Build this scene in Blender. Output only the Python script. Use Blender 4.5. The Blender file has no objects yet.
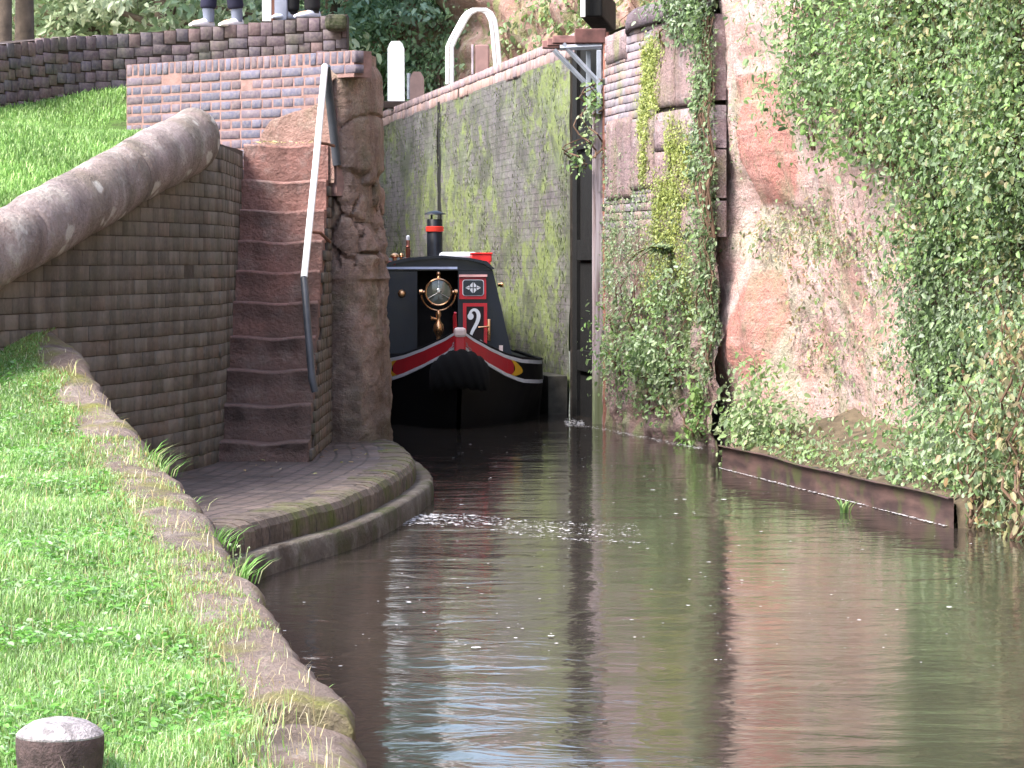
import bpy, bmesh, math, random
import numpy as np
from mathutils import Vector, noise as mn
random.seed(7); RNG = np.random.default_rng(7)
PI = math.pi; R = math.radians
scene = bpy.context.scene
COL = scene.collection

# ------------------------------------------------------------------ camera, world, sun, exposure
cam_d = bpy.data.cameras.new("camera"); cam = bpy.data.objects.new("camera", cam_d); COL.objects.link(cam)
cam.location = (0, 0, 1.7); cam.rotation_euler = (R(90), 0, 0)
cam_d.sensor_width = 36.0; cam_d.lens = 36.0 * 3000 / 1024
cam_d.shift_y = -124 / 1024.0
cam_d.clip_start = 0.1; cam_d.clip_end = 1500
cam_d.dof.use_dof = False
scene.camera = cam
SUN_EL, SUN_AZ = 50, 240      # azimuth of the sun measured clockwise from +Y
world = bpy.data.worlds.new("World"); scene.world = world; world.use_nodes = True
wn = world.node_tree; bg = wn.nodes["Background"]
sky = wn.nodes.new("ShaderNodeTexSky"); sky.sky_type = 'NISHITA'; sky.sun_disc = False
sky.sun_elevation = R(SUN_EL); sky.sun_rotation = R(SUN_AZ)
sky.air_density = 1.0; sky.dust_density = 4.0; sky.ozone_density = 1.0
wn.links.new(sky.outputs[0], bg.inputs[0]); bg.inputs[1].default_value = 0.15
sun_d = bpy.data.lights.new("sun", 'SUN'); sun_d.energy = 1.8; sun_d.angle = R(24); sun_d.color = (1, .96, .92)
sun = bpy.data.objects.new("sun", sun_d); COL.objects.link(sun)
sd = Vector((math.sin(R(SUN_AZ)) * math.cos(R(SUN_EL)), math.cos(R(SUN_AZ)) * math.cos(R(SUN_EL)), math.sin(R(SUN_EL))))
sun.rotation_euler = sd.to_track_quat('Z', 'Y').to_euler()
scene.view_settings.view_transform = 'Standard'; scene.view_settings.look = 'None'
scene.view_settings.exposure = 1.98; scene.view_settings.gamma = 1.0
scene.view_settings.use_curve_mapping = False

# ------------------------------------------------------------------ object helpers
def tag(o, label=None, cat=None, group=None, kind=None):
    if label: o["label"] = label
    if cat: o["category"] = cat
    if group: o["group"] = group
    if kind: o["kind"] = kind
    return o
def empty(name, loc=(0, 0, 0), rz=0):
    o = bpy.data.objects.new(name, None); COL.objects.link(o); o.location = loc; o.rotation_euler = (0, 0, rz)
    o.empty_display_size = .2
    return o
def mesh_obj(name, verts, faces, mat, parent=None, smooth=False, uvs=None, cols=None):
    """verts (N,3), faces list / (M,k) array; uvs per loop (flat), cols per face (M,3)."""
    me = bpy.data.meshes.new(name)
    me.from_pydata([tuple(v) for v in verts] if not isinstance(verts, np.ndarray) else verts.tolist(), [],
                   faces.tolist() if isinstance(faces, np.ndarray) else faces)
    finish(me, mat, smooth, uvs, cols)
    o = bpy.data.objects.new(name, me); COL.objects.link(o)
    if parent: o.parent = parent
    return o
def finish(me, mat, smooth=False, uvs=None, cols=None):
    for m in (mat if isinstance(mat, (list, tuple)) else [mat]): me.materials.append(m)
    if smooth: me.polygons.foreach_set("use_smooth", np.ones(len(me.polygons), dtype=bool))
    if uvs is not None:
        l = me.uv_layers.new(name="uv"); l.data.foreach_set("uv", np.asarray(uvs, dtype=np.float32).ravel())
    if cols is not None:
        a = me.attributes.new("tint", 'FLOAT_COLOR', 'FACE')
        c = np.ones((len(me.polygons), 4), dtype=np.float32); c[:, :3] = cols
        a.data.foreach_set("color", c.ravel())
    me.update()
def fast_mesh(name, V, F, mat, parent=None, cols=None, smooth=False):
    """numpy: V (N,3), F (M,k) equal-sized polygons"""
    me = bpy.data.meshes.new(name)
    V = np.asarray(V, dtype=np.float32); F = np.asarray(F, dtype=np.int32)
    me.vertices.add(len(V)); me.vertices.foreach_set("co", V.ravel())
    k = F.shape[1]
    me.loops.add(F.size); me.loops.foreach_set("vertex_index", F.ravel())
    me.polygons.add(len(F)); me.polygons.foreach_set("loop_start", np.arange(0, F.size, k, dtype=np.int32))
    me.update(calc_edges=True)
    finish(me, mat, smooth, None, cols)
    o = bpy.data.objects.new(name, me); COL.objects.link(o)
    if parent: o.parent = parent
    return o
class MB:
    """collects shapes into one mesh"""
    def __init__(s): s.v = []; s.f = []
    def add(s, V, F):
        n = len(s.v); s.v += [tuple(p) for p in V]; s.f += [[i + n for i in f] for f in F]; return s
    def box(s, c, d, rz=0, taper=1.0, ch=0.0):
        x, y, z = d[0] / 2, d[1] / 2, d[2] / 2; P = []
        ca, sa = math.cos(rz), math.sin(rz)
        if ch <= 0:
            for dz, t in ((-z, 1), (z, taper)):
                for dx, dy in ((-x, -y), (x, -y), (x, y), (-x, y)):
                    px, py = dx * t, dy * t; P.append((c[0] + px * ca - py * sa, c[1] + px * sa + py * ca, c[2] + dz))
            return s.add(P, [[0, 3, 2, 1], [4, 5, 6, 7], [0, 1, 5, 4], [1, 2, 6, 5], [2, 3, 7, 6], [3, 0, 4, 7]])
        bm = bmesh.new(); bmesh.ops.create_cube(bm, size=1)
        for v in bm.verts: v.co = Vector((v.co.x * d[0], v.co.y * d[1], v.co.z * d[2]))
        bmesh.ops.bevel(bm, geom=bm.edges[:], offset=ch, segments=2, affect='EDGES', profile=.5)
        P = []; bm.verts.index_update()
        for v in bm.verts:
            px, py = v.co.x, v.co.y; P.append((c[0] + px * ca - py * sa, c[1] + px * sa + py * ca, c[2] + v.co.z))
        F = [[v.index for v in f.verts] for f in bm.faces]; bm.free()
        return s.add(P, F)
    def tube(s, pts, r, n=10, cap=True, closed=False):
        pts = [Vector(p) for p in pts]; N = len(pts)
        rs = r if isinstance(r, (list, tuple)) else [r] * N
        up = None; P = []
        for i, p in enumerate(pts):
            a = pts[(i - 1) % N] if (i > 0 or closed) else p; b = pts[(i + 1) % N] if (i < N - 1 or closed) else p
            t = (b - a).normalized()
            if up is None: up = Vector((0, 0, 1)) if abs(t.z) < .9 else Vector((0, 1, 0))
            u = t.cross(up).normalized(); w = u.cross(t).normalized(); up = w
            for k in range(n):
                an = 2 * PI * k / n; P.append(p + (u * math.cos(an) + w * math.sin(an)) * rs[i])
        F = []
        for i in range(N if closed else N - 1):
            j = (i + 1) % N
            for k in range(n):
                k2 = (k + 1) % n; F.append([i * n + k, i * n + k2, j * n + k2, j * n + k])
        if cap and not closed: F.append(list(range(n))[::-1]); F.append([(N - 1) * n + k for k in range(n)])
        return s.add(P, F)
    def lathe(s, prof, c=(0, 0, 0), n=24, ax='z'):
        P = []; F = []
        for r, h in prof:
            for k in range(n):
                a = 2 * PI * k / n
                q = (r * math.cos(a), r * math.sin(a), h) if ax == 'z' else (r * math.cos(a), h, r * math.sin(a))
                P.append((c[0] + q[0], c[1] + q[1], c[2] + q[2]))
        for i in range(len(prof) - 1):
            for k in range(n):
                k2 = (k + 1) % n; F.append([i * n + k, i * n + k2, (i + 1) * n + k2, (i + 1) * n + k])
        F.append(list(range(n))[::-1]); F.append([(len(prof) - 1) * n + k for k in range(n)])
        return s.add(P, F)
    def prism(s, outline, axis, a, b):
        """outline of 2d points extruded along axis ('x','y','z') from a to b"""
        def q(p, t): return {'x': (t, p[0], p[1]), 'y': (p[0], t, p[1]), 'z': (p[0], p[1], t)}[axis]
        n = len(outline); P = [q(p, a) for p in outline] + [q(p, b) for p in outline]
        F = [list(range(n))[::-1], list(range(n, 2 * n))] + [[i, (i + 1) % n, n + (i + 1) % n, n + i] for i in range(n)]
        return s.add(P, F)
    def build(s, name, mat, parent=None, smooth=False):
        o = mesh_obj(name, s.v, s.f, mat, parent)
        bm = bmesh.new(); bm.from_mesh(o.data); bmesh.ops.recalc_face_normals(bm, faces=bm.faces); bm.to_mesh(o.data); bm.free()
        if smooth:
            o.data.polygons.foreach_set("use_smooth", np.ones(len(o.data.polygons), dtype=bool))
            try: o.data.set_sharp_from_angle(angle=R(40))
            except Exception: pass
        return o
def copy_tree(o, parent=None):
    c = o.copy(); COL.objects.link(c); c.parent = parent
    for ch in list(o.children): copy_tree(ch, c)
    return c

# ------------------------------------------------------------------ material helpers
class NT:
    def __init__(s, name):
        s.m = bpy.data.materials.new(name); s.m.use_nodes = True; s.t = s.m.node_tree; s.n = s.t.nodes; s.l = s.t.links
        s.b = s.n["Principled BSDF"]; s.out = s.n["Material Output"]; s.b.inputs["Specular IOR Level"].default_value = .3
        s.tc = s.n.new("ShaderNodeTexCoord")
    def put(s, sock, v):
        if isinstance(v, bpy.types.NodeSocket): s.l.new(v, sock)
        elif v is not None:
            if isinstance(v, tuple) and len(v) == 3 and sock.type == 'RGBA': v = v + (1,)
            sock.default_value = v
    def co(s, kind='Object', scale=(1, 1, 1), rot=(0, 0, 0)):
        m = s.n.new("ShaderNodeMapping"); s.l.new(s.tc.outputs[kind], m.inputs[0]); m.inputs['Scale'].default_value = scale
        m.inputs['Rotation'].default_value = rot; return m.outputs[0]
    def noise(s, scale, detail=4, rough=.55, vec=None, dist=0):
        t = s.n.new("ShaderNodeTexNoise"); t.inputs['Scale'].default_value = scale; t.inputs['Detail'].default_value = detail
        t.inputs['Roughness'].default_value = rough; t.inputs['Distortion'].default_value = dist
        s.l.new(vec if vec is not None else s.tc.outputs['Object'], t.inputs['Vector']); return t.outputs['Fac']
    def vor(s, scale, vec=None, feature='F1', out='Distance', rand=1):
        t = s.n.new("ShaderNodeTexVoronoi"); t.feature = feature; t.inputs['Scale'].default_value = scale
        t.inputs['Randomness'].default_value = rand
        s.l.new(vec if vec is not None else s.tc.outputs['Object'], t.inputs['Vector']); return t.outputs[out]
    def ramp(s, f, stops, interp='LINEAR'):
        t = s.n.new("ShaderNodeValToRGB"); s.put(t.inputs[0], f); e = t.color_ramp.elements; t.color_ramp.interpolation = interp
        while len(e) < len(stops): e.new(.5)
        for i, (p, c) in enumerate(stops):
            e[i].position = p; e[i].color = (c, c, c, 1) if not isinstance(c, tuple) else c + (1,)
        return t.outputs[0]
    def mix(s, f, a, b, mode='MIX'):
        t = s.n.new("ShaderNodeMix"); t.data_type = 'RGBA'; t.blend_type = mode
        s.put(t.inputs[0], f); s.put(t.inputs[6], a); s.put(t.inputs[7], b); return t.outputs[2]
    def math(s, op, a, b=None, clamp=False):
        t = s.n.new("ShaderNodeMath"); t.operation = op; t.use_clamp = clamp; s.put(t.inputs[0], a)
        if b is not None: s.put(t.inputs[1], b)
        return t.outputs[0]
    def attr(s, name, out='Color'):
        t = s.n.new("ShaderNodeAttribute"); t.attribute_name = name; return t.outputs[out]
    def sep(s, vec, i):
        t = s.n.new("ShaderNodeSeparateXYZ"); s.l.new(vec, t.inputs[0]); return t.outputs[i]
    def bump(s, h, strength=.5, dist=.02):
        t = s.n.new("ShaderNodeBump"); t.inputs['Strength'].default_value = strength; t.inputs['Distance'].default_value = dist
        s.put(t.inputs['Height'], h); s.l.new(t.outputs[0], s.b.inputs['Normal']); return t
    def set(s, col=None, rough=.8, metal=0, spec=None):
        s.put(s.b.inputs['Base Color'], col); s.put(s.b.inputs['Roughness'], rough); s.put(s.b.inputs['Metallic'], metal)
        if spec is not None: s.b.inputs['Specular IOR Level'].default_value = spec
        return s
def simple(name, c, rough=.6, metal=0, var=.15, scale=8, bump=.0, spec=None):
    t = NT(name); n = t.noise(scale, 5)
    a = tuple(x * (1 - var) for x in c); b = tuple(min(1, x * (1 + var)) for x in c)
    t.set(t.ramp(n, [(.3, a), (.7, b)]), t.ramp(n, [(.3, max(0, rough - .08)), (.7, min(1, rough + .08))]), metal, spec)
    if bump: t.bump(t.noise(scale * 4, 4), bump, .01)
    return t.m
def leaf_mat(name, transl=.35, rough=.45):
    t = NT(name); c = t.attr("tint"); t.set(c, rough, spec=.5)
    tr = t.n.new("ShaderNodeBsdfTranslucent"); t.put(tr.inputs[0], t.mix(.5, c, (.3, .5, .05), 'MULTIPLY') if False else c)
    mx = t.n.new("ShaderNodeMixShader"); mx.inputs[0].default_value = transl
    t.l.new(t.b.outputs[0], mx.inputs[1]); t.l.new(tr.outputs[0], mx.inputs[2]); t.l.new(mx.outputs[0], t.out.inputs[0])
    return t.m
M = {}
M['leaf'] = leaf_mat('leaf'); M['grass'] = leaf_mat('grass_blades', .4, .5)
def m_brick(name, moss=.0, mosscol=(.07, .11, .02), dark_amt=.5, dark=(.02, .018, .014)):
    t = NT(name); c = t.attr("tint"); n = t.noise(3, 6); f = t.noise(30, 5)
    c1 = t.mix(t.ramp(f, [(.35, 0.), (.75, .35)]), c, (.33, .28, .25))
    st = t.noise(1.0, 6, .6, t.co('Object', (5, 5, .9)))
    c2 = t.mix(t.ramp(st, [(.42, 0.), (.68, dark_amt)]), c1, dark)  # streaks of grime
    if moss: c2 = t.mix(t.ramp(t.noise(2.3, 7, .65), [(.5 , 0.), (.68, moss)]), c2, mosscol)
    if dark_amt > .7:
        c2 = t.mix(t.ramp(t.noise(1., 6, .6, t.co('Object', (7, 7, .8))), [(.55, 0.), (.72, .45)]), c2, (.24, .22, .19))
        c2 = t.mix(.45, c2, (.078, .073, .062))
    t.set(c2, .85); t.bump(f, .5, .01); return t.m
M['blue_brick'] = m_brick('blue_brick', 0, dark_amt=.15)
M['dark_brick'] = m_brick('dark_brick', .25, dark_amt=.45)
M['old_brick'] = m_brick('old_brick', .35, (.09, .10, .05), .75, (.022, .017, .012))
def m_mortar(name, c, dark_amt=.4):
    t = NT(name); n = t.noise(12, 6); t.set(t.mix(t.ramp(n, [(.4, 0.), (.7, dark_amt)]), c, (.03, .025, .02)), .95); t.bump(n, .8, .02); return t.m  # patches of grime
M['pink_mortar'] = m_mortar('pink_mortar', (.27, .165, .15), .4)
M['dark_mortar'] = m_mortar('dark_mortar', (.05, .035, .03))
M['wet_mortar'] = m_mortar('wet_mortar', (.06, .05, .042))
def damp(m, z0, z1, col=(.045, .038, .032), amt=.8):
    t_ = m.node_tree; b_ = t_.nodes['Principled BSDF']; old = b_.inputs['Base Color'].links[0].from_socket
    g_ = t_.nodes.new('ShaderNodeNewGeometry'); sp = t_.nodes.new('ShaderNodeSeparateXYZ'); t_.links.new(g_.outputs['Position'], sp.inputs[0])
    nz = t_.nodes.new('ShaderNodeTexNoise'); nz.inputs['Scale'].default_value = 3; nz.inputs['Detail'].default_value = 6; t_.links.new(g_.outputs['Position'], nz.inputs['Vector'])
    ma_ = t_.nodes.new('ShaderNodeMath'); ma_.operation = 'MULTIPLY_ADD'; t_.links.new(nz.outputs['Fac'], ma_.inputs[0]); ma_.inputs[1].default_value = 1.2 * (z1 - z0); t_.links.new(sp.outputs[2], ma_.inputs[2])
    mr = t_.nodes.new('ShaderNodeMapRange'); t_.links.new(ma_.outputs[0], mr.inputs[0]); mr.inputs[1].default_value = z0 + .6 * (z1 - z0); mr.inputs[2].default_value = z1 + .6 * (z1 - z0); mr.inputs[3].default_value = amt; mr.inputs[4].default_value = 0
    mx = t_.nodes.new('ShaderNodeMix'); mx.data_type = 'RGBA'; t_.links.new(mr.outputs[0], mx.inputs[0]); t_.links.new(old, mx.inputs[6]); mx.inputs[7].default_value = col + (1,); t_.links.new(mx.outputs[2], b_.inputs['Base Color'])
def m_sand(name, red=(.36, .13, .085), pale=(.44, .33, .27), dirt=(.06, .045, .035), green=(.08, .1, .03), g=.4, d=.7, strata=True, pattr=False, lil=(.34, .23, .24)):
    t = NT(name); n1 = t.noise(1.1, 8, .6, dist=.6); n2 = t.noise(4.5, 8, .65); n3 = t.noise(1.0, 6, .6, t.co('Object', (3.5, 3.5, .5)))
    fine = t.noise(38, 6, .7)
    c = t.mix(t.ramp(n1, [(.42, 0.), (.62, .75)]), red, lil)
    c = t.mix(t.ramp(n2, [(.52, 0.), (.66, .7)]), c, pale)
    if pattr:
        a = t.attr('pale', 'Fac'); c = t.mix(t.math('MULTIPLY', a, t.ramp(n2, [(.3, .5), (.55, 1.)])), c, (.62, .55, .45))
        r = t.attr('redness', 'Fac'); c = t.mix(t.ramp(t.math('MULTIPLY', r, t.ramp(n1, [(.3, .5), (.55, 1.1)])), [(.25, 0.), (.5, .75)]), c, (.50, .19, .15))
        lay = t.noise(1., 6, .6, t.co('Object', (.8, .8, 9)), .6); c = t.mix(t.ramp(lay, [(.56, 0.), (.64, .45)]), c, (.60, .50, .45))
        vv = t.vor(2.2, t.co('Object', (1, 1, .6)), 'DISTANCE_TO_EDGE'); c = t.mix(t.math('MULTIPLY', t.ramp(vv, [(.0, .6), (.018, 0.)]), t.ramp(n2, [(.45, 0.), (.55, 1.)])), c, (.08, .05, .04))
        c = t.mix(t.ramp(t.noise(55, 4, .7), [(.58, 0.), (.7, .6)]), c, (.62, .56, .52))
        c = t.mix(t.ramp(t.noise(14, 7, .75), [(.55, 0.), (.64, .6)]), c, (.17, .20, .09))
    c = t.mix(t.ramp(n3, [(.45, 0.), (.7, d)]), c, dirt)
    c = t.mix(t.ramp(t.noise(2.1, 7, .6, t.co('Object', (1.3, 1.3, .8))), [(.5, 0.), (.64, g)]), c, green)
    c = t.mix(t.ramp(fine, [(.35, .28), (.6, 0.)]), c, (.05, .03, .025))
    t.set(c, .88)
    w = t.math('ADD', t.math('MULTIPLY', fine, .6), t.math('ADD', n2, t.math('MULTIPLY', t.noise(13, 7, .7), .7)))
    if strata: w = t.math('ADD', w, t.math('MULTIPLY', t.noise(1., 6, .6, t.co('Object', (.6, .6, 7))), .8))
    t.bump(w, .95, .06); return t.m
M['sandstone'] = m_sand('sandstone', (.36, .25, .21), (.44, .37, .31), g=.55, d=.6, lil=(.34, .26, .23), green=(.14, .14, .08))
M['cliff'] = m_sand('cliff_sandstone', pattr=True, d=.35, g=.5, red=(.60, .36, .32), lil=(.62, .52, .52), pale=(.70, .64, .58), dirt=(.34, .24, .21), green=(.28, .32, .2))
M['step'] = m_sand('step_stone', (.40, .21, .18), (.46, .35, .32), g=.3, d=.35, lil=(.30, .18, .16), green=(.07, .06, .05), strata=False)
damp(M['step'], .5, 1.9, (.13, .115, .105), .62)
_t = M['step'].node_tree; _b = _t.nodes['Principled BSDF']; _o = _b.inputs['Base Color'].links[0].from_socket; _a = _t.nodes.new('ShaderNodeAttribute'); _a.attribute_name = 'dark_amt'; _x = _t.nodes.new('ShaderNodeMix'); _x.data_type = 'RGBA'; _t.links.new(_a.outputs['Fac'], _x.inputs[0]); _t.links.new(_o, _x.inputs[6]); _x.inputs[7].default_value = (.05, .035, .032, 1); _t.links.new(_x.outputs[2], _b.inputs['Base Color'])  # mixes in the dark band of the risers
damp(M['sandstone'], .2, 1.2, (.08, .07, .055), .6)
M['coping'] = m_sand('coping_stone', (.36, .29, .27), (.58, .54, .50), g=.25, d=.6, lil=(.42, .36, .36), strata=False)
M['bank_coping'] = m_sand('bank_coping_stone', (.24, .18, .15), (.38, .34, .30), g=.9, d=.6, green=(.2, .21, .05), lil=(.25, .21, .19), strata=False)
M['masonry'] = m_sand('masonry', (.32, .21, .19), (.42, .36, .35), green=(.22, .28, .12), g=.95, d=.45, lil=(.30, .24, .25))
def at(px, py, Y):   # a point at depth Y seen from the photographer's spot
    return Vector(((px - 512) * Y / 3000, Y, 1.7 - (py - 260) * Y / 3000))
def cumlen(pts):
    p = np.array(pts, float); return np.concatenate([[0], np.cumsum(np.linalg.norm(np.diff(p[:, :2], axis=0), axis=1))])
def resample(pts, step):
    p = np.array(pts, float); L = cumlen(pts); n = max(2, int(L[-1] / step) + 1); s = np.linspace(0, L[-1], n)
    return np.stack([np.interp(s, L, p[:, k]) for k in range(p.shape[1])], 1), s
def frame_at(pts, L, s, side):
    i = int(np.clip(np.searchsorted(L, s) - 1, 0, len(pts) - 2))
    a, b = np.array(pts[i][:2], float), np.array(pts[i + 1][:2], float); t = (b - a) / np.linalg.norm(b - a)
    p = a + t * (s - L[i]); n = np.array([t[1], -t[0]]) * side; return p, t, n
def brick_course_mesh(name, pts, side, rows, mat, tints, parent=None, keep=None, joint=.010, jit=.004, lean=0, bev=.006):
    L = cumlen(pts); V = []; F = []; C = []
    for (z0, h, bl, off) in rows:
        s = -off
        while s < L[-1]:
            s0, s1 = max(s, 0) + joint / 2, min(s + bl, L[-1]) - joint / 2; sc_ = (s0 + s1) / 2; s += bl
            if s1 - s0 < .025: continue
            if keep and not keep(sc_, z0 + h / 2): continue
            p, t, n = frame_at(pts, L, sc_, side)
            w = (s1 - s0) / 2; hh = (h - joint) / 2; zc = z0 + h / 2
            w += random.gauss(0, jit * .4); hh += random.gauss(0, jit * .2); zc += random.gauss(0, jit * .3)
            pr = random.gauss(0, jit); b = bev + abs(random.gauss(0, jit * .5)); rot = random.gauss(0, jit * 2)
            k = len(V); n3 = (n[0], n[1])
            for dep, ins in ((-.09, 0), (pr - b, 0), (pr, b)):
                for u, v in ((-1, -1), (1, -1), (1, 1), (-1, 1)):
                    uu = u * (w - ins); vv = v * (hh - ins) + u * rot * w; d = dep + lean * (zc + vv)
                    V.append((p[0] + t[0] * uu + n3[0] * d, p[1] + t[1] * uu + n3[1] * d, zc + vv))
            q = [[8, 9, 10, 11]]
            for i in range(4):
                j = (i + 1) % 4; q.append([4 + i, 4 + j, 8 + j, 8 + i]); q.append([i, j, 4 + j, 4 + i])
            F += [[k + x for x in f] for f in q]
            c = random.choice(tints); m = random.uniform(.8, 1.2); C += [(c[0] * m, c[1] * m, c[2] * m)] * 9
    return fast_mesh(name, np.array(V), np.array(F), mat, parent, cols=np.array(C))
def slab(mb, pts, side, thick, z0, z1, inset=.014):
    """solid wall core along a path; z0,z1 numbers or functions of s"""
    L = cumlen(pts); P = []; f0 = z0 if callable(z0) else (lambda s: z0); f1 = z1 if callable(z1) else (lambda s: z1)
    for i, s in enumerate(L):
        _, t0, n0 = frame_at(pts, L, max(s - 1e-4, 0), side); _, t1, n1 = frame_at(pts, L, min(s + 1e-4, L[-1]), side)
        n = (n0 + n1); n /= np.linalg.norm(n); p = np.array(pts[i][:2])
        a = p - n * inset; b = p - n * thick
        P += [(a[0], a[1], f0(s)), (a[0], a[1], f1(s)), (b[0], b[1], f1(s)), (b[0], b[1], f0(s))]
    F = []; N = len(L)
    for i in range(N - 1):
        for k in range(4):
            k2 = (k + 1) % 4; F.append([i * 4 + k, i * 4 + k2, i * 4 + 4 + k2, i * 4 + 4 + k])
    F += [[0, 3, 2, 1], [N * 4 - 4, N * 4 - 3, N * 4 - 2, N * 4 - 1]]
    return mb.add(P, F)
def grid_surface(name, nu, nv, fn, mat, parent=None, smooth=True, uvfn=None, attrs=None, kind=None):
    V = np.zeros((nu * nv, 3)); k = 0
    at_ = {a: np.zeros(nu * nv, dtype=np.float32) for a in (attrs or {})}
    for i in range(nu):
        for j in range(nv):
            V[k] = fn(i / (nu - 1), j / (nv - 1))
            for a in at_: at_[a][k] = attrs[a](i / (nu - 1), j / (nv - 1))
            k += 1
    I = np.arange(nu * nv).reshape(nu, nv)
    F = np.stack([I[:-1, :-1], I[1:, :-1], I[1:, 1:], I[:-1, 1:]], -1).reshape(-1, 4)
    o = fast_mesh(name, V, F, mat, parent, smooth=smooth)
    for a in at_:
        x = o.data.attributes.new(a, 'FLOAT', 'POINT'); x.data.foreach_set("value", at_[a])
    if kind: o["kind"] = kind
    return o
def fbm(x, y, z, o=4): return mn.fractal(Vector((x, y, z)), 1.0, 2.0, o)
def leaf_mesh(P, N, size, tints, aspect=.62, droop=.3, fold=.25):
    """folded kite leaves: P positions, N facing normals, size per leaf, tints (n,3)"""
    n = len(P); N = N / (np.linalg.norm(N, axis=1, keepdims=True) + 1e-9)
    r = RNG.normal(size=(n, 3)); r[:, 2] -= droop * 3
    T = r - (r * N).sum(1, keepdims=True) * N; T /= np.linalg.norm(T, axis=1, keepdims=True) + 1e-9
    B = np.cross(N, T); s = size.reshape(-1, 1)
    a = P; tip = P + T * s; mid = P + T * s * .45
    up = N * s * fold * .4; q = P + T * s * .16; q2 = P + T * s * .68 - N * s * .06; tip = tip - N * s * .12
    V = np.stack([a, q + B * s * aspect * .38 + up, q2 + B * s * aspect * .36 + up, tip, q2 - B * s * aspect * .36 + up, q - B * s * aspect * .38 + up], 1).reshape(-1, 3); i = np.arange(n)[:, None] * 6
    F = np.concatenate([i + [[0, 1, 2, 3]], i + [[0, 3, 4, 5]]], 1).reshape(-1, 4)
    return V, F, np.repeat(tints, 2, axis=0)
def pick(palette, n, var=.22):
    p = np.array(palette)[RNG.integers(0, len(palette), n)]
    return np.clip(p * RNG.uniform(1 - var, 1 + var, (n, 1)), 0, 1)
IVY = [(.13, .20, .09), (.15, .24, .09), (.08, .12, .06), (.20, .31, .11), (.30, .36, .28), (.17, .26, .12)]
BRIGHT = [(.16, .29, .08), (.22, .36, .10), (.13, .23, .08), (.28, .38, .15)]
DRY = [(.3, .2, .1), (.34, .28, .14), (.2, .1, .07)]
PALE = [(.20, .28, .15), (.27, .35, .19), (.16, .23, .12), (.32, .38, .23)]
MOSSY = [(.30, .36, .10), (.38, .42, .12), (.24, .3, .09)]
def cat(parts):
    Vs, Fs, Cs, n = [], [], [], 0
    for V, F, C in parts: Vs.append(V); Fs.append(F + n); Cs.append(C); n += len(V)
    return np.concatenate(Vs), np.concatenate(Fs), np.concatenate(Cs)

# ================================================================== SETTING
# ---- water
t = NT('canal_water'); 
v1 = t.co('Object', (1.1, 1.7, 1), (0, 0, .15)); v2 = t.co('Object', (3.6, 5.5, 1), (0, 0, -.2)); v3 = t.co('Object', (.25, .8, 1))
w = t.math('ADD', t.math('MULTIPLY', t.noise(1., 2, .5, v3, 1.), 1.8), t.math('ADD', t.noise(1., 4, .55, v1, 1.2), t.math('MULTIPLY', t.noise(1., 3, .55, v2, .8), .4)))
t.set(t.ramp(t.noise(.5, 3), [(.3, (.027, .022, .019)), (.7, (.036, .030, .025))]), .06, spec=.5); t.b.inputs['IOR'].default_value = 1.33
t.bump(w, .155, .05); M['water'] = t.m
mesh_obj('canal_water', [(-9, -25, 0), (9, -25, 0), (9, 56, 0), (-9, 56, 0)], [[0, 1, 2, 3]], M['water'])["kind"] = 'structure'
M['mud'] = simple('mud', (.05, .04, .03), .9)
mesh_obj('ground_beyond', [(-600, -300, -.7), (600, -300, -.7), (600, 900, -.7), (-600, 900, -.7)], [[0, 1, 2, 3]], simple('meadow_far', (.12, .18, .05), .9, scale=.3))["kind"] = 'structure'

# ---- lawn terrain: the bank whose edge is the stone coping
CP = [(365, 768, 8.0), (342, 690, 9.2), (300, 640, 10.0), (240, 555, 11.6), (200, 500, 13.0), (152, 447, 14.8), (117, 402, 16.0), (92, 367, 16.9), (72, 336, 17.6)]
CPW = [at(*p) for p in CP]
CPW = [Vector((.35, 2.0, .33)), Vector((-.05, 5.5, .34))] + CPW + [Vector((-2.74, 17.95, 1.33))]
cpy = np.array([p.y for p in CPW]); cpx = np.array([p.x for p in CPW]); cpz = np.array([p.z for p in CPW])
def Cx(y): return np.interp(y, cpy, cpx)
def Cz(y): return np.interp(y, cpy, cpz)
WW = [(-4.2, 14.0), (-3.55, 15.5), (-2.93, 17.0), (-2.54, 18.5), (-2.30, 19.6), (-2.12, 20.6), (-2.05, 21.2), (-2.06, 22.4), (-2.09, 23.35)]   # wing wall line
wwy = np.array([p[1] for p in WW]); wwx = np.array([p[0] for p in WW])
def lawn_z(x, y):
    d = np.maximum(Cx(y) - .30 - x, 0)
    return Cz(y) - .022 + .03 * np.minimum(d, 3) + .05 * np.clip(d, 0, .5) + .02 * np.sin(x * 3.1 + y * 1.3) - .075 * np.exp(-((y - 7.9) / .8) ** 2) * np.clip(d / .3, 0, 1) + .012 * np.sin(x * 9 - y * 5)
t = NT('soil_grass'); n = t.noise(9, 6); t.set(t.ramp(n, [(.3, (.035, .04, .012)), (.55, (.06, .12, .02)), (.8, (.1, .2, .03))]), .95); t.bump(t.noise(30, 5), 1, .03); M['soil'] = t.m
ys = np.linspace(-12, 17.9, 120)
def f_lawn(u, v):
    y = -12 + u * 29.9
    xr = float(Cx(y)) - (.36 if y < 9.1 else .25)
    xl = -30 if y < 14 else float(np.interp(y, wwy, wwx)) + .0
    x = xr + (xl - xr) * v ** 2
    return (x, y, float(lawn_z(max(x, -8), y)))
grid_surface('lawn_ground', 120, 40, f_lawn, M['soil'], kind='structure')
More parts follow.
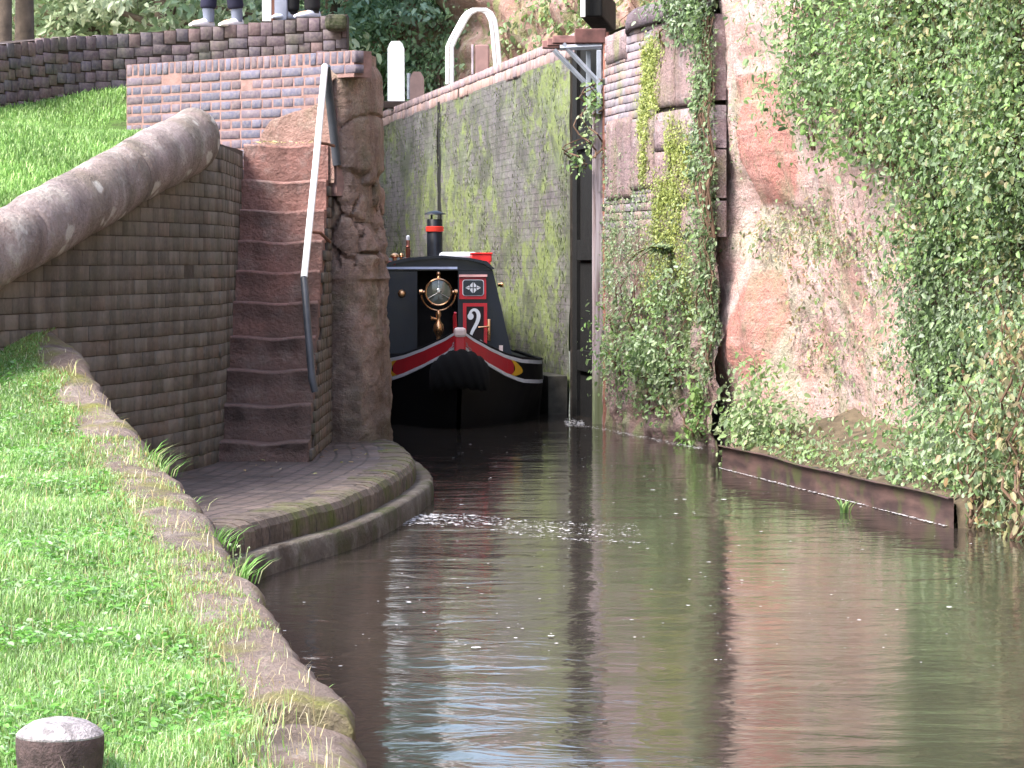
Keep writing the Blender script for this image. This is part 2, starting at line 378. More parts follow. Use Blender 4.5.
# upper lawn behind the wing wall
CO_P = [at(-190, 352, 15.5), at(-90, 300, 16.2), at(0, 252, 17.0), at(100, 196, 18.45), at(160, 160, 19.6), at(205, 138, 20.6)]   # rounded coping centre line
coy = np.array([p.y for p in CO_P]); coz = np.array([p.z for p in CO_P]); cox = np.array([p.x for p in CO_P])
def up_z(x, y):
    ex = np.interp(y, np.append(wwy[:-1], 26.6), np.append(wwx[:-1], -2.9)); zc = np.interp(y, np.concatenate([[13.5], coy, [23.4, 24.9, 26.8]]), np.concatenate([[.75], coz - .0, [2.60, 2.76, 3.20]]))
    d = np.maximum(ex - x, 0); return zc + .05 * np.minimum(d, 4) - .02 + .02 * np.sin(x * 4 + y * 2) - np.clip((x + 3.2) * .0, 0, 1)
def f_up(u, v):
    y = 13.6 + u * (27.2 - 13.6); ex = float(np.interp(y, np.append(wwy[:-1], 26.6), np.append(wwx[:-1], -2.9))) - .12
    if y > 24.4: ex = min(-1.2, ex + (y - 24.4) * 2.5)
    x = ex + (-30 - ex) * v ** 2; return (x, y, float(up_z(max(x, -9), y)))
grid_surface('upper_lawn_ground', 90, 40, f_up, M['soil'], kind='structure')

# ---- lockside ground, left and right and far hill
M['gravel'] = simple('lockside_gravel', (.25, .2, .16), .95, scale=20, bump=.5)
def wallx(y): return 6.06 - .164 * y          # right chamber wall line
def lwallx(y): return -.94 - .164 * (y - 24.0) - .0
LG = [(-1.3, 27.15, 3.86), (-2.4, 27.1, 3.86), (-4.4, 26.6, 3.86), (-5.2, 25.9, 3.80), (-60, 22, 3.80), (-60, 55, 3.86), (lwallx(55), 55, 3.86)]
def f_far(u, v):
    y = 54.5 + 250 * u ** 1.6; x = -160 + 320 * v
    return (x, y, 3.9 + 14 * (1 - math.exp(-max(y - 80, 0) / 90)) + 1.0 * fbm(x * .03, y * .03, 0))
grid_surface('meadow_ground', 40, 50, f_far, simple('meadow', (.22, .3, .10), .95, scale=.6, var=.4), kind='structure')
mesh_obj('lockside_path', [(wallx(31.3) + .3, 31.3, 4.16), (wallx(31.3) + 6, 31.3, 4.16), (wallx(56) + 8, 56, 4.16), (wallx(56) + .2, 56, 4.16)], [[0, 1, 2, 3]], M['gravel'])["kind"] = 'structure'

# ---- sandstone cliffs
CL = [(1.78, 28.7), (1.93, 27.4), (2.05, 26.3), (2.42, 25.3), (2.72, 24), (3.02, 22.5), (3.42, 21), (3.9, 19.3), (4.4, 17), (5.2, 13), (6, 8), (7, 0)]
CLr, CLs = resample(CL, .06)
def cliff_base(s, z):
    L = CLs[-1]; p, tt, n = frame_at(CLr, CLs, min(max(s, .01), L - .01), 1)
    d = .24 * fbm(p[0] * .5, p[1] * .5, z * .4, 3) + .045 * fbm(p[0] * 2.1, p[1] * 2.1, z * 1.4, 5) + .02 * abs(fbm(p[0] * 5, p[1] * 5, z * 9, 3)) + .02 * fbm(p[0] * 8, p[1] * 8, z * 5, 3)
    step = .07 * (math.tanh((z - 2.35 - .25 * math.sin(s * 1.3)) * 9)) - .1          # undercut ledge
    step += -.22 * math.exp(-((s - 2.0) / .25) ** 2 - ((z - 2.05) / .28) ** 2)      # dark notch
    step += .16 * math.exp(-((s - 2.35) / .7) ** 2 - ((z - 1.15) / .5) ** 2)         # smooth bulge
    fade = min(1, s / .6); step = step * min(1, max(0, (s - 1.2) / .6)) + .10 * min(1, max(0, (s - 1.0) / .8))
    d = d * fade + step * fade * .8
    if z > 4.4: d -= (z - 4.4) * .12
    return p, n, d
def cliff_pt(s, z, off=0.0):
    p, n, d = cliff_base(s, z); return Vector((p[0] + n[0] * (d + off), p[1] + n[1] * (d + off), z)), Vector((n[0], n[1], 0))
def cliff_s(px, z=1.5):      # path length where the cliff shows at a given column
    lo, hi = 0, CLs[-1] * .6
    for _ in range(30):
        m = (lo + hi) / 2; q, _n = cliff_pt(m, z)
        if q.x / q.y * 3000 + 512 < px: lo = m
        else: hi = m
    return lo
LN = CLs[-1]
def cs(u): return LN * u ** 1.5
SA, SB, SC = cliff_s(724, 1.1), cliff_s(792, 1.1), cliff_s(756, 2.6)
def cl_red(s_, z):
    a = 1.5 * (1 - ((s_ - (SA + SB) / 2) / ((SB - SA) * .56)) ** 2 - ((z - 1.12 - .25 * (s_ - (SA + SB) / 2)) / .55) ** 2)
    b = 1.2 * (1 - ((s_ - SC) / .85) ** 4 - ((z - 2.75) / .62) ** 4); return max(0, a, b)
def cl_pale(s_, z):
    x0 = cliff_sx + (1.7 - z) * .38; a = 1.3 - abs(s_ - x0) / .17 if .25 < z < 1.75 else 0
    b = 1.1 - abs(z - 1.95 - .1 * math.sin(s_ * 3)) / .17 if SA < s_ < SB + 1.0 else 0; return max(0, min(1, max(a, b)))
cliff_sx = cliff_s(776, 1.6)
grid_surface('cliff', 300, 190, lambda u, v: tuple(cliff_pt(cs(u), -.4 + 9 * v)[0]), M['cliff'],
    attrs={'pale': lambda u, v: cl_pale(cs(u), -.4 + 9 * v), 'redness': lambda u, v: cl_red(cs(u), -.4 + 9 * v)}, kind='structure')
CB = [(3.3, 27.6), (3.2, 34), (2.3, 40), (1.35, 46), (.35, 52), (-1.1, 56), (-3.6, 59), (-7.5, 61), (-14, 64)]
CBr, CBs = resample(CB, .2)
def backcliff_pt(s, z, off=0):
    p, tt, n = frame_at(CBr, CBs, min(max(s, .01), CBs[-1] - .01), -1)
    d = .7 * fbm(p[0] * .3, p[1] * .3, z * .35, 4) + .22 * fbm(p[0] * 1.2, p[1] * 1.2, z * 1.4, 4) + off
    return Vector((p[0] + n[0] * d, p[1] + n[1] * d - 0 * (z - 4), z)), Vector((n[0], n[1], 0))
grid_surface('lockside_cliff', 190, 60, lambda u, v: tuple(backcliff_pt(CBs[-1] * u, 3.6 + 3.7 * v)[0]), m_sand('back_cliff_sandstone', (.42, .25, .21), (.58, .5, .44), g=.75, d=.5, green=(.26, .32, .12), lil=(.5, .37, .35), dirt=(.12, .08, .07)), kind='structure')

# ================================================================== STONE AND BRICK THINGS
# ---- foreground bank wall: face + coping stones
bank = tag(empty('bank_wall', (-.5, 9, 0)), 'low stone canal bank wall with broad worn coping curving beside the near lawn', 'wall')
bank_loc = Vector(bank.location)
def local(o, root):
    o.parent = root; o.matrix_parent_inverse.identity(); o.location = -Vector(root.location); return o
cpath = [(float(Cx(y)), y) for y in np.linspace(2, 17.95, 50)]
mb = MB(); P = []; 
slab(mb, [(x - .05, y) for x, y in cpath], 1, .30, -.6, lambda s: float(np.interp(s, cumlen(cpath), [Cz(p[1]) for p in cpath])) - .13)
local(mb.build('wall_face', M['old_brick']), bank)
def coping_stone(y0, y1, dz, dx):
    nu, nv = max(5, int((y1 - y0) / .07)), 18
    prof = [(-.36, -.16), (-.37, -.06), (-.34, -.015), (-.28, 0), (-.2, .004), (-.1, .0), (-.04, -.02), (.0, -.055), (.025, -.1), (.02, -.14), (-.02, -.165), (-.1, -.17)]
    pr, _ = resample(prof, .045); nv = len(pr)
    def f(u, v):
        y = y0 + (y1 - y0) * u; x = float(Cx(y)); z = float(Cz(y)); k = int(round(v * (nv - 1)))
        e = min(u, 1 - u) * (y1 - y0); rr = .018 * math.exp(-e / .02)
        cx, cz = pr[k]; cx = -.17 + (cx + .17) * (1 - rr * 3); cz = -.09 + (cz + .09) * (1 - rr * 4)
        nn = .022 * fbm(x * 4, y * 4, k * .3, 4) + .03 * fbm(x * 1.2, y * 1.2, 0, 3)
        return (x + cx + nn + dx, y, z + cz + nn * .6 + dz)
    o = grid_surface('coping_stone', nu, nv, f, M['bank_coping']); V = o.data
    bm = bmesh.new(); bm.from_mesh(V); bmesh.ops.contextual_create(bm, geom=[e for e in bm.edges if e.is_boundary and False]);
    for uu in (0, nu - 1):
        bm.verts.ensure_lookup_table(); bm.faces.new([bm.verts[uu * nv + k] for k in range(nv)])
    bm.faces.new([bm.verts[i * nv] for i in range(nu)] + [bm.verts[i * nv + nv - 1] for i in range(nu - 1, -1, -1)]) if False else None
    bmesh.ops.recalc_face_normals(bm, faces=bm.faces); bm.to_mesh(V); bm.free()
    return local(o, bank)
for y0, y1, dz, dx in ((2.0, 4.4, -.02, 0), (4.42, 6.9, -.045, 0), (6.93, 8.93, -.05, .02), (8.97, 11.3, .0, .0), (11.305, 13.7, .0, .0), (13.705, 15.9, .0, .0), (15.905, 17.93, .0, .0)):
    coping_stone(y0, y1, dz, dx)

t_ = M['coping'].node_tree; b_ = t_.nodes["Principled BSDF"]; old = b_.inputs['Base Color'].links[0].from_socket
vt = t_.nodes.new("ShaderNodeTexVoronoi"); vt.inputs['Scale'].default_value = 2.6; mp = t_.nodes.new("ShaderNodeMapping"); mp.inputs['Scale'].default_value = (1.0, 1.2, 2.2); tc = t_.nodes.new("ShaderNodeTexCoord")
t_.links.new(tc.outputs['Object'], mp.inputs[0]); t_.links.new(mp.outputs[0], vt.inputs['Vector']); nz_ = t_.nodes.new("ShaderNodeTexNoise"); nz_.inputs['Scale'].default_value = 9; nz_.inputs['Detail'].default_value = 5; t_.links.new(tc.outputs['Object'], nz_.inputs['Vector'])
ad = t_.nodes.new("ShaderNodeMath"); ad.operation = 'MULTIPLY_ADD'; t_.links.new(nz_.outputs['Fac'], ad.inputs[0]); ad.inputs[1].default_value = .9; t_.links.new(vt.outputs['Distance'], ad.inputs[2])
rp_ = t_.nodes.new("ShaderNodeValToRGB"); rp_.color_ramp.elements[0].position = .56; rp_.color_ramp.elements[0].color = (.8, .8, .8, 1); rp_.color_ramp.elements[1].position = .68; rp_.color_ramp.elements[1].color = (0, 0, 0, 1); t_.links.new(ad.outputs[0], rp_.inputs[0])
mx_ = t_.nodes.new("ShaderNodeMix"); mx_.data_type = 'RGBA'; t_.links.new(rp_.outputs[0], mx_.inputs[0]); t_.links.new(old, mx_.inputs[6]); mx_.inputs[7].default_value = (.62, .60, .56, 1); t_.links.new(mx_.outputs[2], b_.inputs['Base Color'])

# ---- mooring bollard
bol = tag(empty('mooring_bollard', at(60, 765, 8.1)), 'short domed stone mooring bollard standing in the near grass', 'bollard')
mb = MB(); mb.lathe([(.105, -.25), (.112, -.02), (.118, .03), (.119, .076), (.116, .082)], n=40); mb.build('post', simple('bollard_side', (.06, .04, .04), .8, var=.5, scale=30, bump=.6), bol, True)
mb = MB(); mb.lathe([(.1175, .080), (.118, .085), (.112, .092), (.098, .104), (.074, .118), (.04, .126), (.008, .129)], n=40)
mb.build('cap', simple('bollard_top', (.27, .25, .26), .8, var=.6, scale=30, bump=.8), bol, True)

# ---- landing platform at the foot of the steps
EDGE = [(-1.75, 12.6), (-1.60, 14.5), (-1.447, 16.2), (-1.30, 16.75), (-1.035, 17.75), (-.87, 18.9), (-.76, 20.0), (-.69, 21.0), (-.69, 21.7), (-.76, 22.6), (-.90, 23.7), (-1.2, 24.6)]
plat = tag(empty('landing_platform', (-1.4, 20, 0)), 'low brick paved landing with rounded edge at the foot of the stone steps', 'landing')
Er, Es = resample(EDGE, .1)
def smooth_pts(p, k=4):
    for _ in range(k): p[1:-1] = (p[:-2] + 2 * p[1:-1] + p[2:]) / 4
    return p
Er = smooth_pts(Er, 8)
t = NT('platform_paving'); uv = t.co('UV'); br = t.n.new("ShaderNodeTexBrick"); t.l.new(uv, br.inputs[0])
br.inputs['Scale'].default_value = 1; br.inputs['Brick Width'].default_value = .23; br.inputs['Row Height'].default_value = .115; br.inputs['Mortar Size'].default_value = .009
for k, c in (('Color1', (.10, .078, .07, 1)), ('Color2', (.13, .098, .088, 1)), ('Mortar', (.05, .042, .036, 1))): br.inputs[k].default_value = c
c = t.mix(t.ramp(t.noise(2.2, 7, .65), [(.45, 0.), (.65, .75)]), br.outputs[0], (.045, .036, .03)); c = t.mix(t.ramp(t.noise(6, 6), [(.55, 0.), (.7, .35)]), c, (.2, .17, .15))
t.set(c, t.ramp(t.noise(3, 5), [(.4, .45), (.6, .8)])); t.bump(t.math('SUBTRACT', t.math('MULTIPLY', t.noise(25, 5), .4), br.outputs[1]), .6, .012); M['paving'] = t.m
def paver_surface():
    nu, nv = len(Er), 26; V = []; UV = []
    lim = [(-2.1 if y > 20.7 else float(np.interp(y, wwy, wwx)) + .02) for y in Er[:, 1]]
    L = cumlen(Er)
    for i in range(nu):
        e = Er[i]; _, tt, n = frame_at(Er, L, min(L[i] + 1e-3, L[-1]), 1)
        inner = np.array([-2.3, e[1] + .0]) if e[1] < 22.5 else np.array([-2.1, 22.6])
        for j in range(nv):
            q = e + (inner - e) * (j / (nv - 1)) - n * .12 * (1 - j / (nv - 1)); zz = .28 + .006 * fbm(q[0] * 3, q[1] * 3, 0)
            V.append((q[0], q[1], zz)); UV.append((L[i], np.linalg.norm(q - e)))
    I = np.arange(nu * nv).reshape(nu, nv); F = np.stack([I[:-1, :-1], I[1:, :-1], I[1:, 1:], I[:-1, 1:]], -1).reshape(-1, 4)
    return local(mesh_obj('paving', V, F, M['paving'], uvs=[UV[i] for f in F for i in f]), plat)
paver_surface()
# bullnose edge made of single bricks on end
def bullnose_run(name, path, step, prof, mat, tints, root, jit=.003):
    L = cumlen(path); V = []; F = []; C = []; s = 0
    while s + step < L[-1]:
        p, tt, n = frame_at(path, L, s + step / 2, 1); k0 = len(V); w = step / 2 - .004; j1 = random.gauss(0, jit); j2 = random.gauss(0, jit)
        for side in (-1, 1):
            for (o_, z_) in prof:
                V.append((p[0] + tt[0] * w * side + n[0] * (o_ + j1), p[1] + tt[1] * w * side + n[1] * (o_ + j1), z_ + j2))
        m = len(prof)
        for k in range(m - 1): F.append([k0 + k, k0 + k + 1, k0 + m + k + 1, k0 + m + k])
        c = random.choice(tints); mm = random.uniform(.75, 1.25); 
        nf = m - 1
        ends = [[k0 + k for k in range(m)], [k0 + m + k for k in range(m)]]
        s += step; C += [(c[0] * mm, c[1] * mm, c[2] * mm)] * (nf + 2); F += ends
    o = mesh_obj(name, V, F, mat, cols=np.array(C), smooth=False); return local(o, root)
M['edge'] = m_brick('edging_brick', .85, (.075, .10, .015), .6)
bullnose_run('edging', Er, .115, [(-.26, .279), (-.14, .283), (-.07, .279), (-.03, .262), (-.006, .225), (0, .17), (0, -.3), (-.26, -.3)], M['edge'], [(.085, .065, .055), (.07, .055, .045), (.11, .085, .07)], plat)
lo = np.array([p + frame_at(Er, cumlen(Er), min(cumlen(Er)[i] + 1e-3, cumlen(Er)[-1]), 1)[2] * .12 for i, p in enumerate(Er)])
def ledge_f(u, v):
    pr = [(-.12, .125), (-.02, .135), (.0, .12), (.01, .06), (.01, -.3)]; k = int(round(v * 4)); i = u * (len(lo) - 1); a = int(min(i, len(lo) - 2)); L = cumlen(lo)
    p, tt, n = frame_at(lo, L, min(L[-1] * u, L[-1] - .01), 1); nz = .01 * fbm(p[0] * 5, p[1] * 5, k, 3)
    return (p[0] + n[0] * (pr[k][0] + nz), p[1] + n[1] * (pr[k][0] + nz), pr[k][1] + nz * .7)
local(grid_surface('lower_ledge', 160, 5, ledge_f, m_sand('ledge_stone', (.12, .10, .08), (.3, .28, .25), green=(.06, .08, .02), g=.8, d=.6, lil=(.2, .18, .16), strata=False)), plat)

# ---- wing wall with big rounded coping
wing = tag(empty('wing_wall', (-2.5, 19, 0)), 'tall dark brick wing wall topped by a thick sloping rounded stone coping', 'wall')
wl = cumlen(WW)
def wtop(s):
    y = float(np.interp(s, wl, wwy)); return float(np.interp(y, np.append(coy, [20.8, 21.6, 24]), np.append(coz - .05, [2.53, 2.53, 2.57])))
rows = []; z = -.1; k = 0
while z < 2.9: rows.append((z, .093, .232, (.116 if k % 2 else 0) + random.uniform(-.02, .02))); z += .093; k += 1
local(brick_course_mesh('brick_face', WW, 1, rows, M['old_brick'], [(.13, .11, .095), (.17, .145, .125), (.11, .095, .085), (.15, .11, .09), (.09, .08, .072), (.19, .17, .15)], keep=lambda s, z: z + .03 < wtop(s), jit=.002, joint=.005, bev=.0013), wing)
mb = MB(); slab(mb, [tuple(p) for p in resample(WW, .2)[0]], 1, .42, -.5, lambda s: wtop(s) - .01, .005); local(mb.build('wall_core', M['wet_mortar']), wing)
def cop_f(y0, y1, c0):
    def f(u, v):
        y = y0 + (y1 - y0) * u; i = float(y); cx = float(np.interp(i, coy, cox)); cz = float(np.interp(i, coy, coz)); a = v * 2 * PI
        r = .18 * (1 - .07 * math.exp(-min(u, 1 - u) * (y1 - y0) / .012)) ; k = math.cos(R(32))
        dy, dx, dz = 0, math.cos(a) * r, math.sin(a) * r / k
        nn = .016 * fbm(cx * 2 + dx * 3, i * 2.2, dz * 3, 4); xx = cx - .04 + dx * (1 + nn * 4); 
        if i > coy[-1] - .12: 
            q = 1 - ((i - (coy[-1] - .12)) / .12) ** 2 * .75; dx *= q; dz *= q; xx = cx - .04 + dx
        return (xx, i, cz + dz + nn)
    return f
cuts = [15.5, 17.35, 19.0, 20.6]
for a, b in zip(cuts[:-1], cuts[1:]):
    o = grid_surface('coping_stone', int((b - a) / .04), 40, cop_f(a, b - .004, 0), M['coping']); local(o, wing)
    # close both ends
    bm = bmesh.new(); bm.from_mesh(o.data); bmesh.ops.remove_doubles(bm, verts=bm.verts, dist=1e-4); bmesh.ops.holes_fill(bm, edges=[e for e in bm.edges if e.is_boundary], sides=0); bmesh.ops.recalc_face_normals(bm, faces=bm.faces); bm.to_mesh(o.data); bm.free()
# pale lichen spots on the coping
# ---- stone steps
steps = tag(empty('stone_steps', (-1.75, 21.1, .28)), 'steep flight of worn red sandstone steps between dark brick walls', 'steps')
pyt = [462, 441, 404, 369, 336, 301, 270, 240, 209, 179, 143.6]
Yst = [21.1 + (23.35 - 21.1) * i / 9 for i in range(10)]
zt = .28
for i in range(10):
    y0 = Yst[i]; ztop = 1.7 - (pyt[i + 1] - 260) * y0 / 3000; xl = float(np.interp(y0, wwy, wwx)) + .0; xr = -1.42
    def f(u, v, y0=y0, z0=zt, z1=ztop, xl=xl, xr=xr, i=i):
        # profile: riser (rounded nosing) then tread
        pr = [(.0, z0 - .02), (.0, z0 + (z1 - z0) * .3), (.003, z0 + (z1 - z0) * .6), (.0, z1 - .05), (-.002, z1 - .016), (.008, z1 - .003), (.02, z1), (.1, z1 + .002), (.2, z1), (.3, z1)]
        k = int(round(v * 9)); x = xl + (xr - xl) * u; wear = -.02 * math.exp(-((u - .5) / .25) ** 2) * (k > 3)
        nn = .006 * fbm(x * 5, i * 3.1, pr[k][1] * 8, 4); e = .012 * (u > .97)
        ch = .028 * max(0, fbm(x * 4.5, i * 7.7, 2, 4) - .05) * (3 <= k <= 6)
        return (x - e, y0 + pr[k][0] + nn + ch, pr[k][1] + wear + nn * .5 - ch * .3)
    o = grid_surface('step', 40, 10, f, M['step'], attrs={'dark_amt': lambda u, v, i=i: (1. if 2 <= round(v * 9) <= 4 else (-.3 if 5 <= round(v * 9) <= 6 else .3)) * (.55 + .6 * fbm(u * 3, i * 5, v, 3)) * (1.25 - .09 * i)});  # darkens the upper part of each riser, leaves the tread edge clear
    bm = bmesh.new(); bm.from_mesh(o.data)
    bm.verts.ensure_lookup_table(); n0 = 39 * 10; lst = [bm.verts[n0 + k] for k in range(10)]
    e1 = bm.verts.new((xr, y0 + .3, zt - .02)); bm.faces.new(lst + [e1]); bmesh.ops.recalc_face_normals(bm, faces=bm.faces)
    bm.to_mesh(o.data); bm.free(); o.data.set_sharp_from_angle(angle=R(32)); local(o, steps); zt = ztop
zstair = zt
# cheek wall beside the steps
cheek = tag(empty('stair_side_wall', (-1.4, 22.4, .28)), 'narrow mossy brick wall down the right side of the stone steps', 'wall')
ZST = [1.7 - (pyt[i + 1] - 260) * Yst[i] / 3000 for i in range(10)]
def stair_h(y):
    k = int(np.searchsorted(Yst, y)) - 1; return ZST[min(k, 9)] if k >= 0 else -1.
CH = [(-1.41, 21.14), (-1.41, 22.0), (-1.40, 24.3)]
rows = []; z = -.05; k = 0
while z < 2.6: rows.append((z, .083, .235, .117 * (k % 2))); z += .083; k += 1
local(brick_course_mesh('brick_face', CH, 1, rows, M['old_brick'], [(.13, .10, .085), (.17, .10, .08), (.11, .09, .08)], keep=lambda s, z: z + .05 < stair_h(21.14 + s - .10), jit=.0025, joint=.008, bev=.003), cheek)
mb = MB(); slab(mb, [tuple(p) for p in resample(CH, .25)[0]], 1, .1, -.2, lambda s: max(-.1, stair_h(21.14 + s - .24) - .03), .006); local(mb.build('wall_core', M['wet_mortar']), cheek)

# ---- blue brick parapet above the steps, with its sandstone patch
blue = tag(empty('brick_parapet', (-2.2, 24.3, 2.6)), 'blue brick parapet with pink mortar above the head of the steps', 'wall')
BP = [tuple(at(126, 200, 25.0))[:2], tuple(at(356, 200, 23.22))[:2]]
BL = math.dist(BP[0], BP[1]); ztop = 3.33
rows = [(ztop - .108, .108, .075 + .0, 0.0)]; z = ztop - .108; k = 0
while z > 2.35:
    z -= .079; rows.append((z, .079, .235 if k % 2 == 0 else .12, .03 if k % 2 == 0 else .05)); k += 1
def slabpatch(s, z):
    u = s / BL; top = np.interp(u, [.60, .66, .74, .82, .88, .91, 1.0], [2.30, 2.81, 2.87, 2.90, 2.97, 3.12, 3.13]); return z < top and u > .60
BB = [(.085, .085, .13), (.10, .10, .15), (.115, .11, .16), (.10, .085, .12), (.12, .09, .115), (.13, .105, .14)]
local(brick_course_mesh('brickwork', BP, 1, rows, M['blue_brick'], BB, keep=lambda s, z: not slabpatch(s, z) , jit=.0025, joint=.013), blue)
def bpm(q): return (BP[0][0] * (1 - q) + BP[1][0] * q, BP[0][1] * (1 - q) + BP[1][1] * q)
mb = MB(); slab(mb, [BP[0], bpm(.92)], 1, .12, 2.2, ztop - .004, .006); slab(mb, [bpm(.921), bpm(.99)], 1, .2, 3.12, ztop - .004, .006); local(mb.build('mortar_core', M['pink_mortar']), blue)
def f_patch(u, v):
    uu = .585 + .335 * u; top = float(np.interp(uu, [.585, .62, .66, .74, .82, .88, .91, 1.05], [2.58, 2.72, 2.82, 2.87, 2.90, 2.97, 3.12, 3.13])); z = 2.3 + (top - 2.3) * v
    L = cumlen(BP); p, tt, n = frame_at(BP, L, uu * BL, 1); d = .035 + .02 * fbm(uu * 6, z * 3, 0, 4) - (.04 if v > .98 or u < .02 else 0)
    return (p[0] + n[0] * d, p[1] + n[1] * d, z)
M['patch'] = m_sand('render_patch', (.31, .19, .16), (.4, .32, .27), g=.3, d=.5, lil=(.32, .23, .2), dirt=(.1, .07, .055), strata=False)
local(grid_surface('sandstone_patch', 60, 40, f_patch, M['patch']), blue)
mb = MB(); mb.tube([Vector((at(340 - 0, 0, 23.6).x, 23.62, 3.345)), Vector((at(300, 0, 23.9).x, 23.95, 3.35))], .02, 6)

# ---- eroded sandstone pier at the lock tail
pier = tag(empty('sandstone_pier', (-1.1, 24, 0)), 'eroded sandstone pier of cracked blocks at the left of the lock entrance', 'pier')
PP = [(-1.44, 23.42), (-1.30, 23.36), (-1.15, 23.42), (-1.03, 23.6), (-.96, 23.9), (-.95, 24.4), (-1.03, 25.2), (-1.36, 27.2), (-2.6, 34.5)]
PPr, _ = resample(PP[:7], .03); PPr = smooth_pts(PPr, 6); PPr2, _ = resample([tuple(PPr[-1])] + PP[7:], .3); PPc = np.concatenate([PPr, PPr2[1:]]); PLn = cumlen(PPc); NP = len(PPc)
def f_pier(u, v):
    i = int(round(u * (NP - 1))); p, tt, n = frame_at(PPc, PLn, min(PLn[i] + 1e-4, PLn[-1] - 1e-4), 1); z = -.5 + v * 3.84
    px, py = PPc[i]
    lean = -.035 * z * min(1, PLn[i] / .35)
    d = .02 * fbm(px * 1.5, py * 1.5, z * 1.2, 4) + .012 * fbm(px * 8, py * 8, z * 8, 5)
    if 1.55 < z < 2.42:       # broken blocks
        w_ = min(1, (2.42 - z) / .05, (z - 1.55) / .2); blk = mn.voronoi(Vector((px * 3.4, py * 3.4, z * 4.2 + .3 * math.sin(px * 9))))[0]; cr = blk[1] - blk[0]
        d += w_ * (-.12 * math.exp(-cr * 16) + .04 * fbm(px * 5, py * 5, z * 6, 5) - .025 + .05 * fbm(px * 2.2 + 9, py * 2, z * 3, 1))
    elif z <= 1.55: d += .022 * fbm(px * 4, py * 4, z * 4, 6) - .02 - .05 * max(0, fbm(px * 6, py * 6, z * 5, 3) - .25)
    else:
        r = z - 3.14
        if r > 0: d -= .22 * (1 - math.sqrt(max(0, 1 - (r / .21) ** 2))) if r < .21 else .22
        d -= .03 * math.exp(-((z - 2.75 - .1 * math.sin(px * 5)) / .012) ** 2)
    if z < 1.4 : d += .03 * (1.4 - z) * .5
    return (px + n[0] * d + lean, py + n[1] * d, z)
o = grid_surface('stone_face', NP, 190, f_pier, M['sandstone']); o.data.set_sharp_from_angle(angle=R(38)); local(o, pier)
mb = MB(); mb.prism([(-1.45, 23.55), (-1.25, 23.52), (-1.13, 23.75), (-1.09, 24.1), (-1.2, 25.0), (-1.6, 27.2), (-3.0, 34.5), (-4.2, 34.5), (-2.6, 27.0), (-1.9, 24.3)], 'z', 2.0, 3.33)
local(mb.build('top_slab', M['sandstone']), pier)
hg = tag(empty('head_gate', (-4.4, 53.6, 0)), 'closed black timber gate at the far head of the lock chamber behind the boat', 'gate')
mb = MB(); mb.box((.05, .5, .9), (4.6, .8, 3.0), -.16); mb.build('cill_wall', M['old_brick'], hg)
for k in range(9):
    mb = MB(); mb.box((-1.6 + k * .4, -.05 + .0 * k, 3.2), (.37, .10, 1.9), 0, ch=.01); mb.build('plank', simple('gate_plank', (.02, .02, .02), .7) if k == 0 else bpy.data.materials['gate_plank'], hg)
mb = MB(); mb.box((0, -.02, 4.25), (3.9, .3, .28), 0, ch=.02); mb.build('top_rail', bpy.data.materials['gate_plank'], hg)
lw = tag(empty('chamber_wall', (-3, 40, 0)), 'left lock chamber wall running back behind the narrowboat', 'wall')
mb = MB(); slab(mb, [(-2.6, 34.4), (-5.6, 52.4)], 1, .6, -.5, 3.86); local(mb.build('wall_face', M['old_brick']), lw)

# ---- dark brick retaining wall behind
dark = tag(empty('retaining_wall', (-3, 27, 3)), 'weathered dark purple brick retaining wall curving behind the upper grass', 'wall')
DP = [tuple(at(-150, 0, 24.2))[:2], tuple(at(-60, 0, 24.9))[:2], tuple(at(0, 0, 25.6))[:2], tuple(at(60, 0, 26.5))[:2], tuple(at(130, 0, 27.0))[:2], tuple(at(220, 0, 27.1))[:2], tuple(at(347, 0, 27.1))[:2]]
DPr, _ = resample(DP, .2); DPr = smooth_pts(DPr, 6); dl = cumlen(DPr)
def dtop(s): return float(np.interp(s / dl[-1], [0, .3, .5, 1], [3.38, 3.53, 3.67, 3.93]))
gp = [(float(p[0]), float(p[1]) + .1, dtop(q) - .03) for p, q in zip(DPr, dl)]
gv = gp + [(-6.4 + (p[0] + 1.5) * 3.5, 56, 3.80 if i > 8 else 3.5) for i, p in enumerate(gp)]; ng = len(gp)
mesh_obj('lockside_ground', gv, [[i, i + 1, ng + i + 1, ng + i] for i in range(ng - 1)] + [[ng - 1, 2 * ng, 2 * ng + 1, 2 * ng - 1]] if False else [[i, i + 1, ng + i + 1, ng + i] for i in range(ng - 1)], M['gravel'])["kind"] = 'structure'
# courses follow the slope of the top
V0 = len(bpy.data.objects)
rows = [(-.125, .125, .108, 0)] + [(-.125 - .097 * (k + 1), .097, .112 if k % 3 else .17, .05 * (k % 2)) for k in range(7)]
ob = brick_course_mesh('brickwork', [tuple(p) for p in DPr], 1, rows, M['dark_brick'], [(.11, .08, .10), (.09, .07, .085), (.125, .09, .11), (.13, .085, .09), (.10, .085, .11)], jit=.0025, joint=.008, bev=.002)
co = np.empty(len(ob.data.vertices) * 3); ob.data.vertices.foreach_get("co", co); co = co.reshape(-1, 3)
dd = np.array([dl[np.argmin(((DPr - q[:2]) ** 2).sum(1))] for q in co[::12]]); co[:, 2] += np.repeat([dtop(s) for s in dd], 12)
ob.data.vertices.foreach_set("co", co.ravel()); ob.data.update(); local(ob, dark)
mb = MB(); slab(mb, [tuple(p) for p in DPr], 1, .35, 2.6, lambda s: dtop(s) - .006, .014); local(mb.build('mortar_core', M['dark_mortar']), dark)
mb = MB(); mb.box((at(337, 0, 27.0).x + .0, 26.95, dtop(dl[-1]) - .10), (.2, .3, .14), 0, ch=.04); local(mb.build('end_coping', M['dark_brick']), dark)

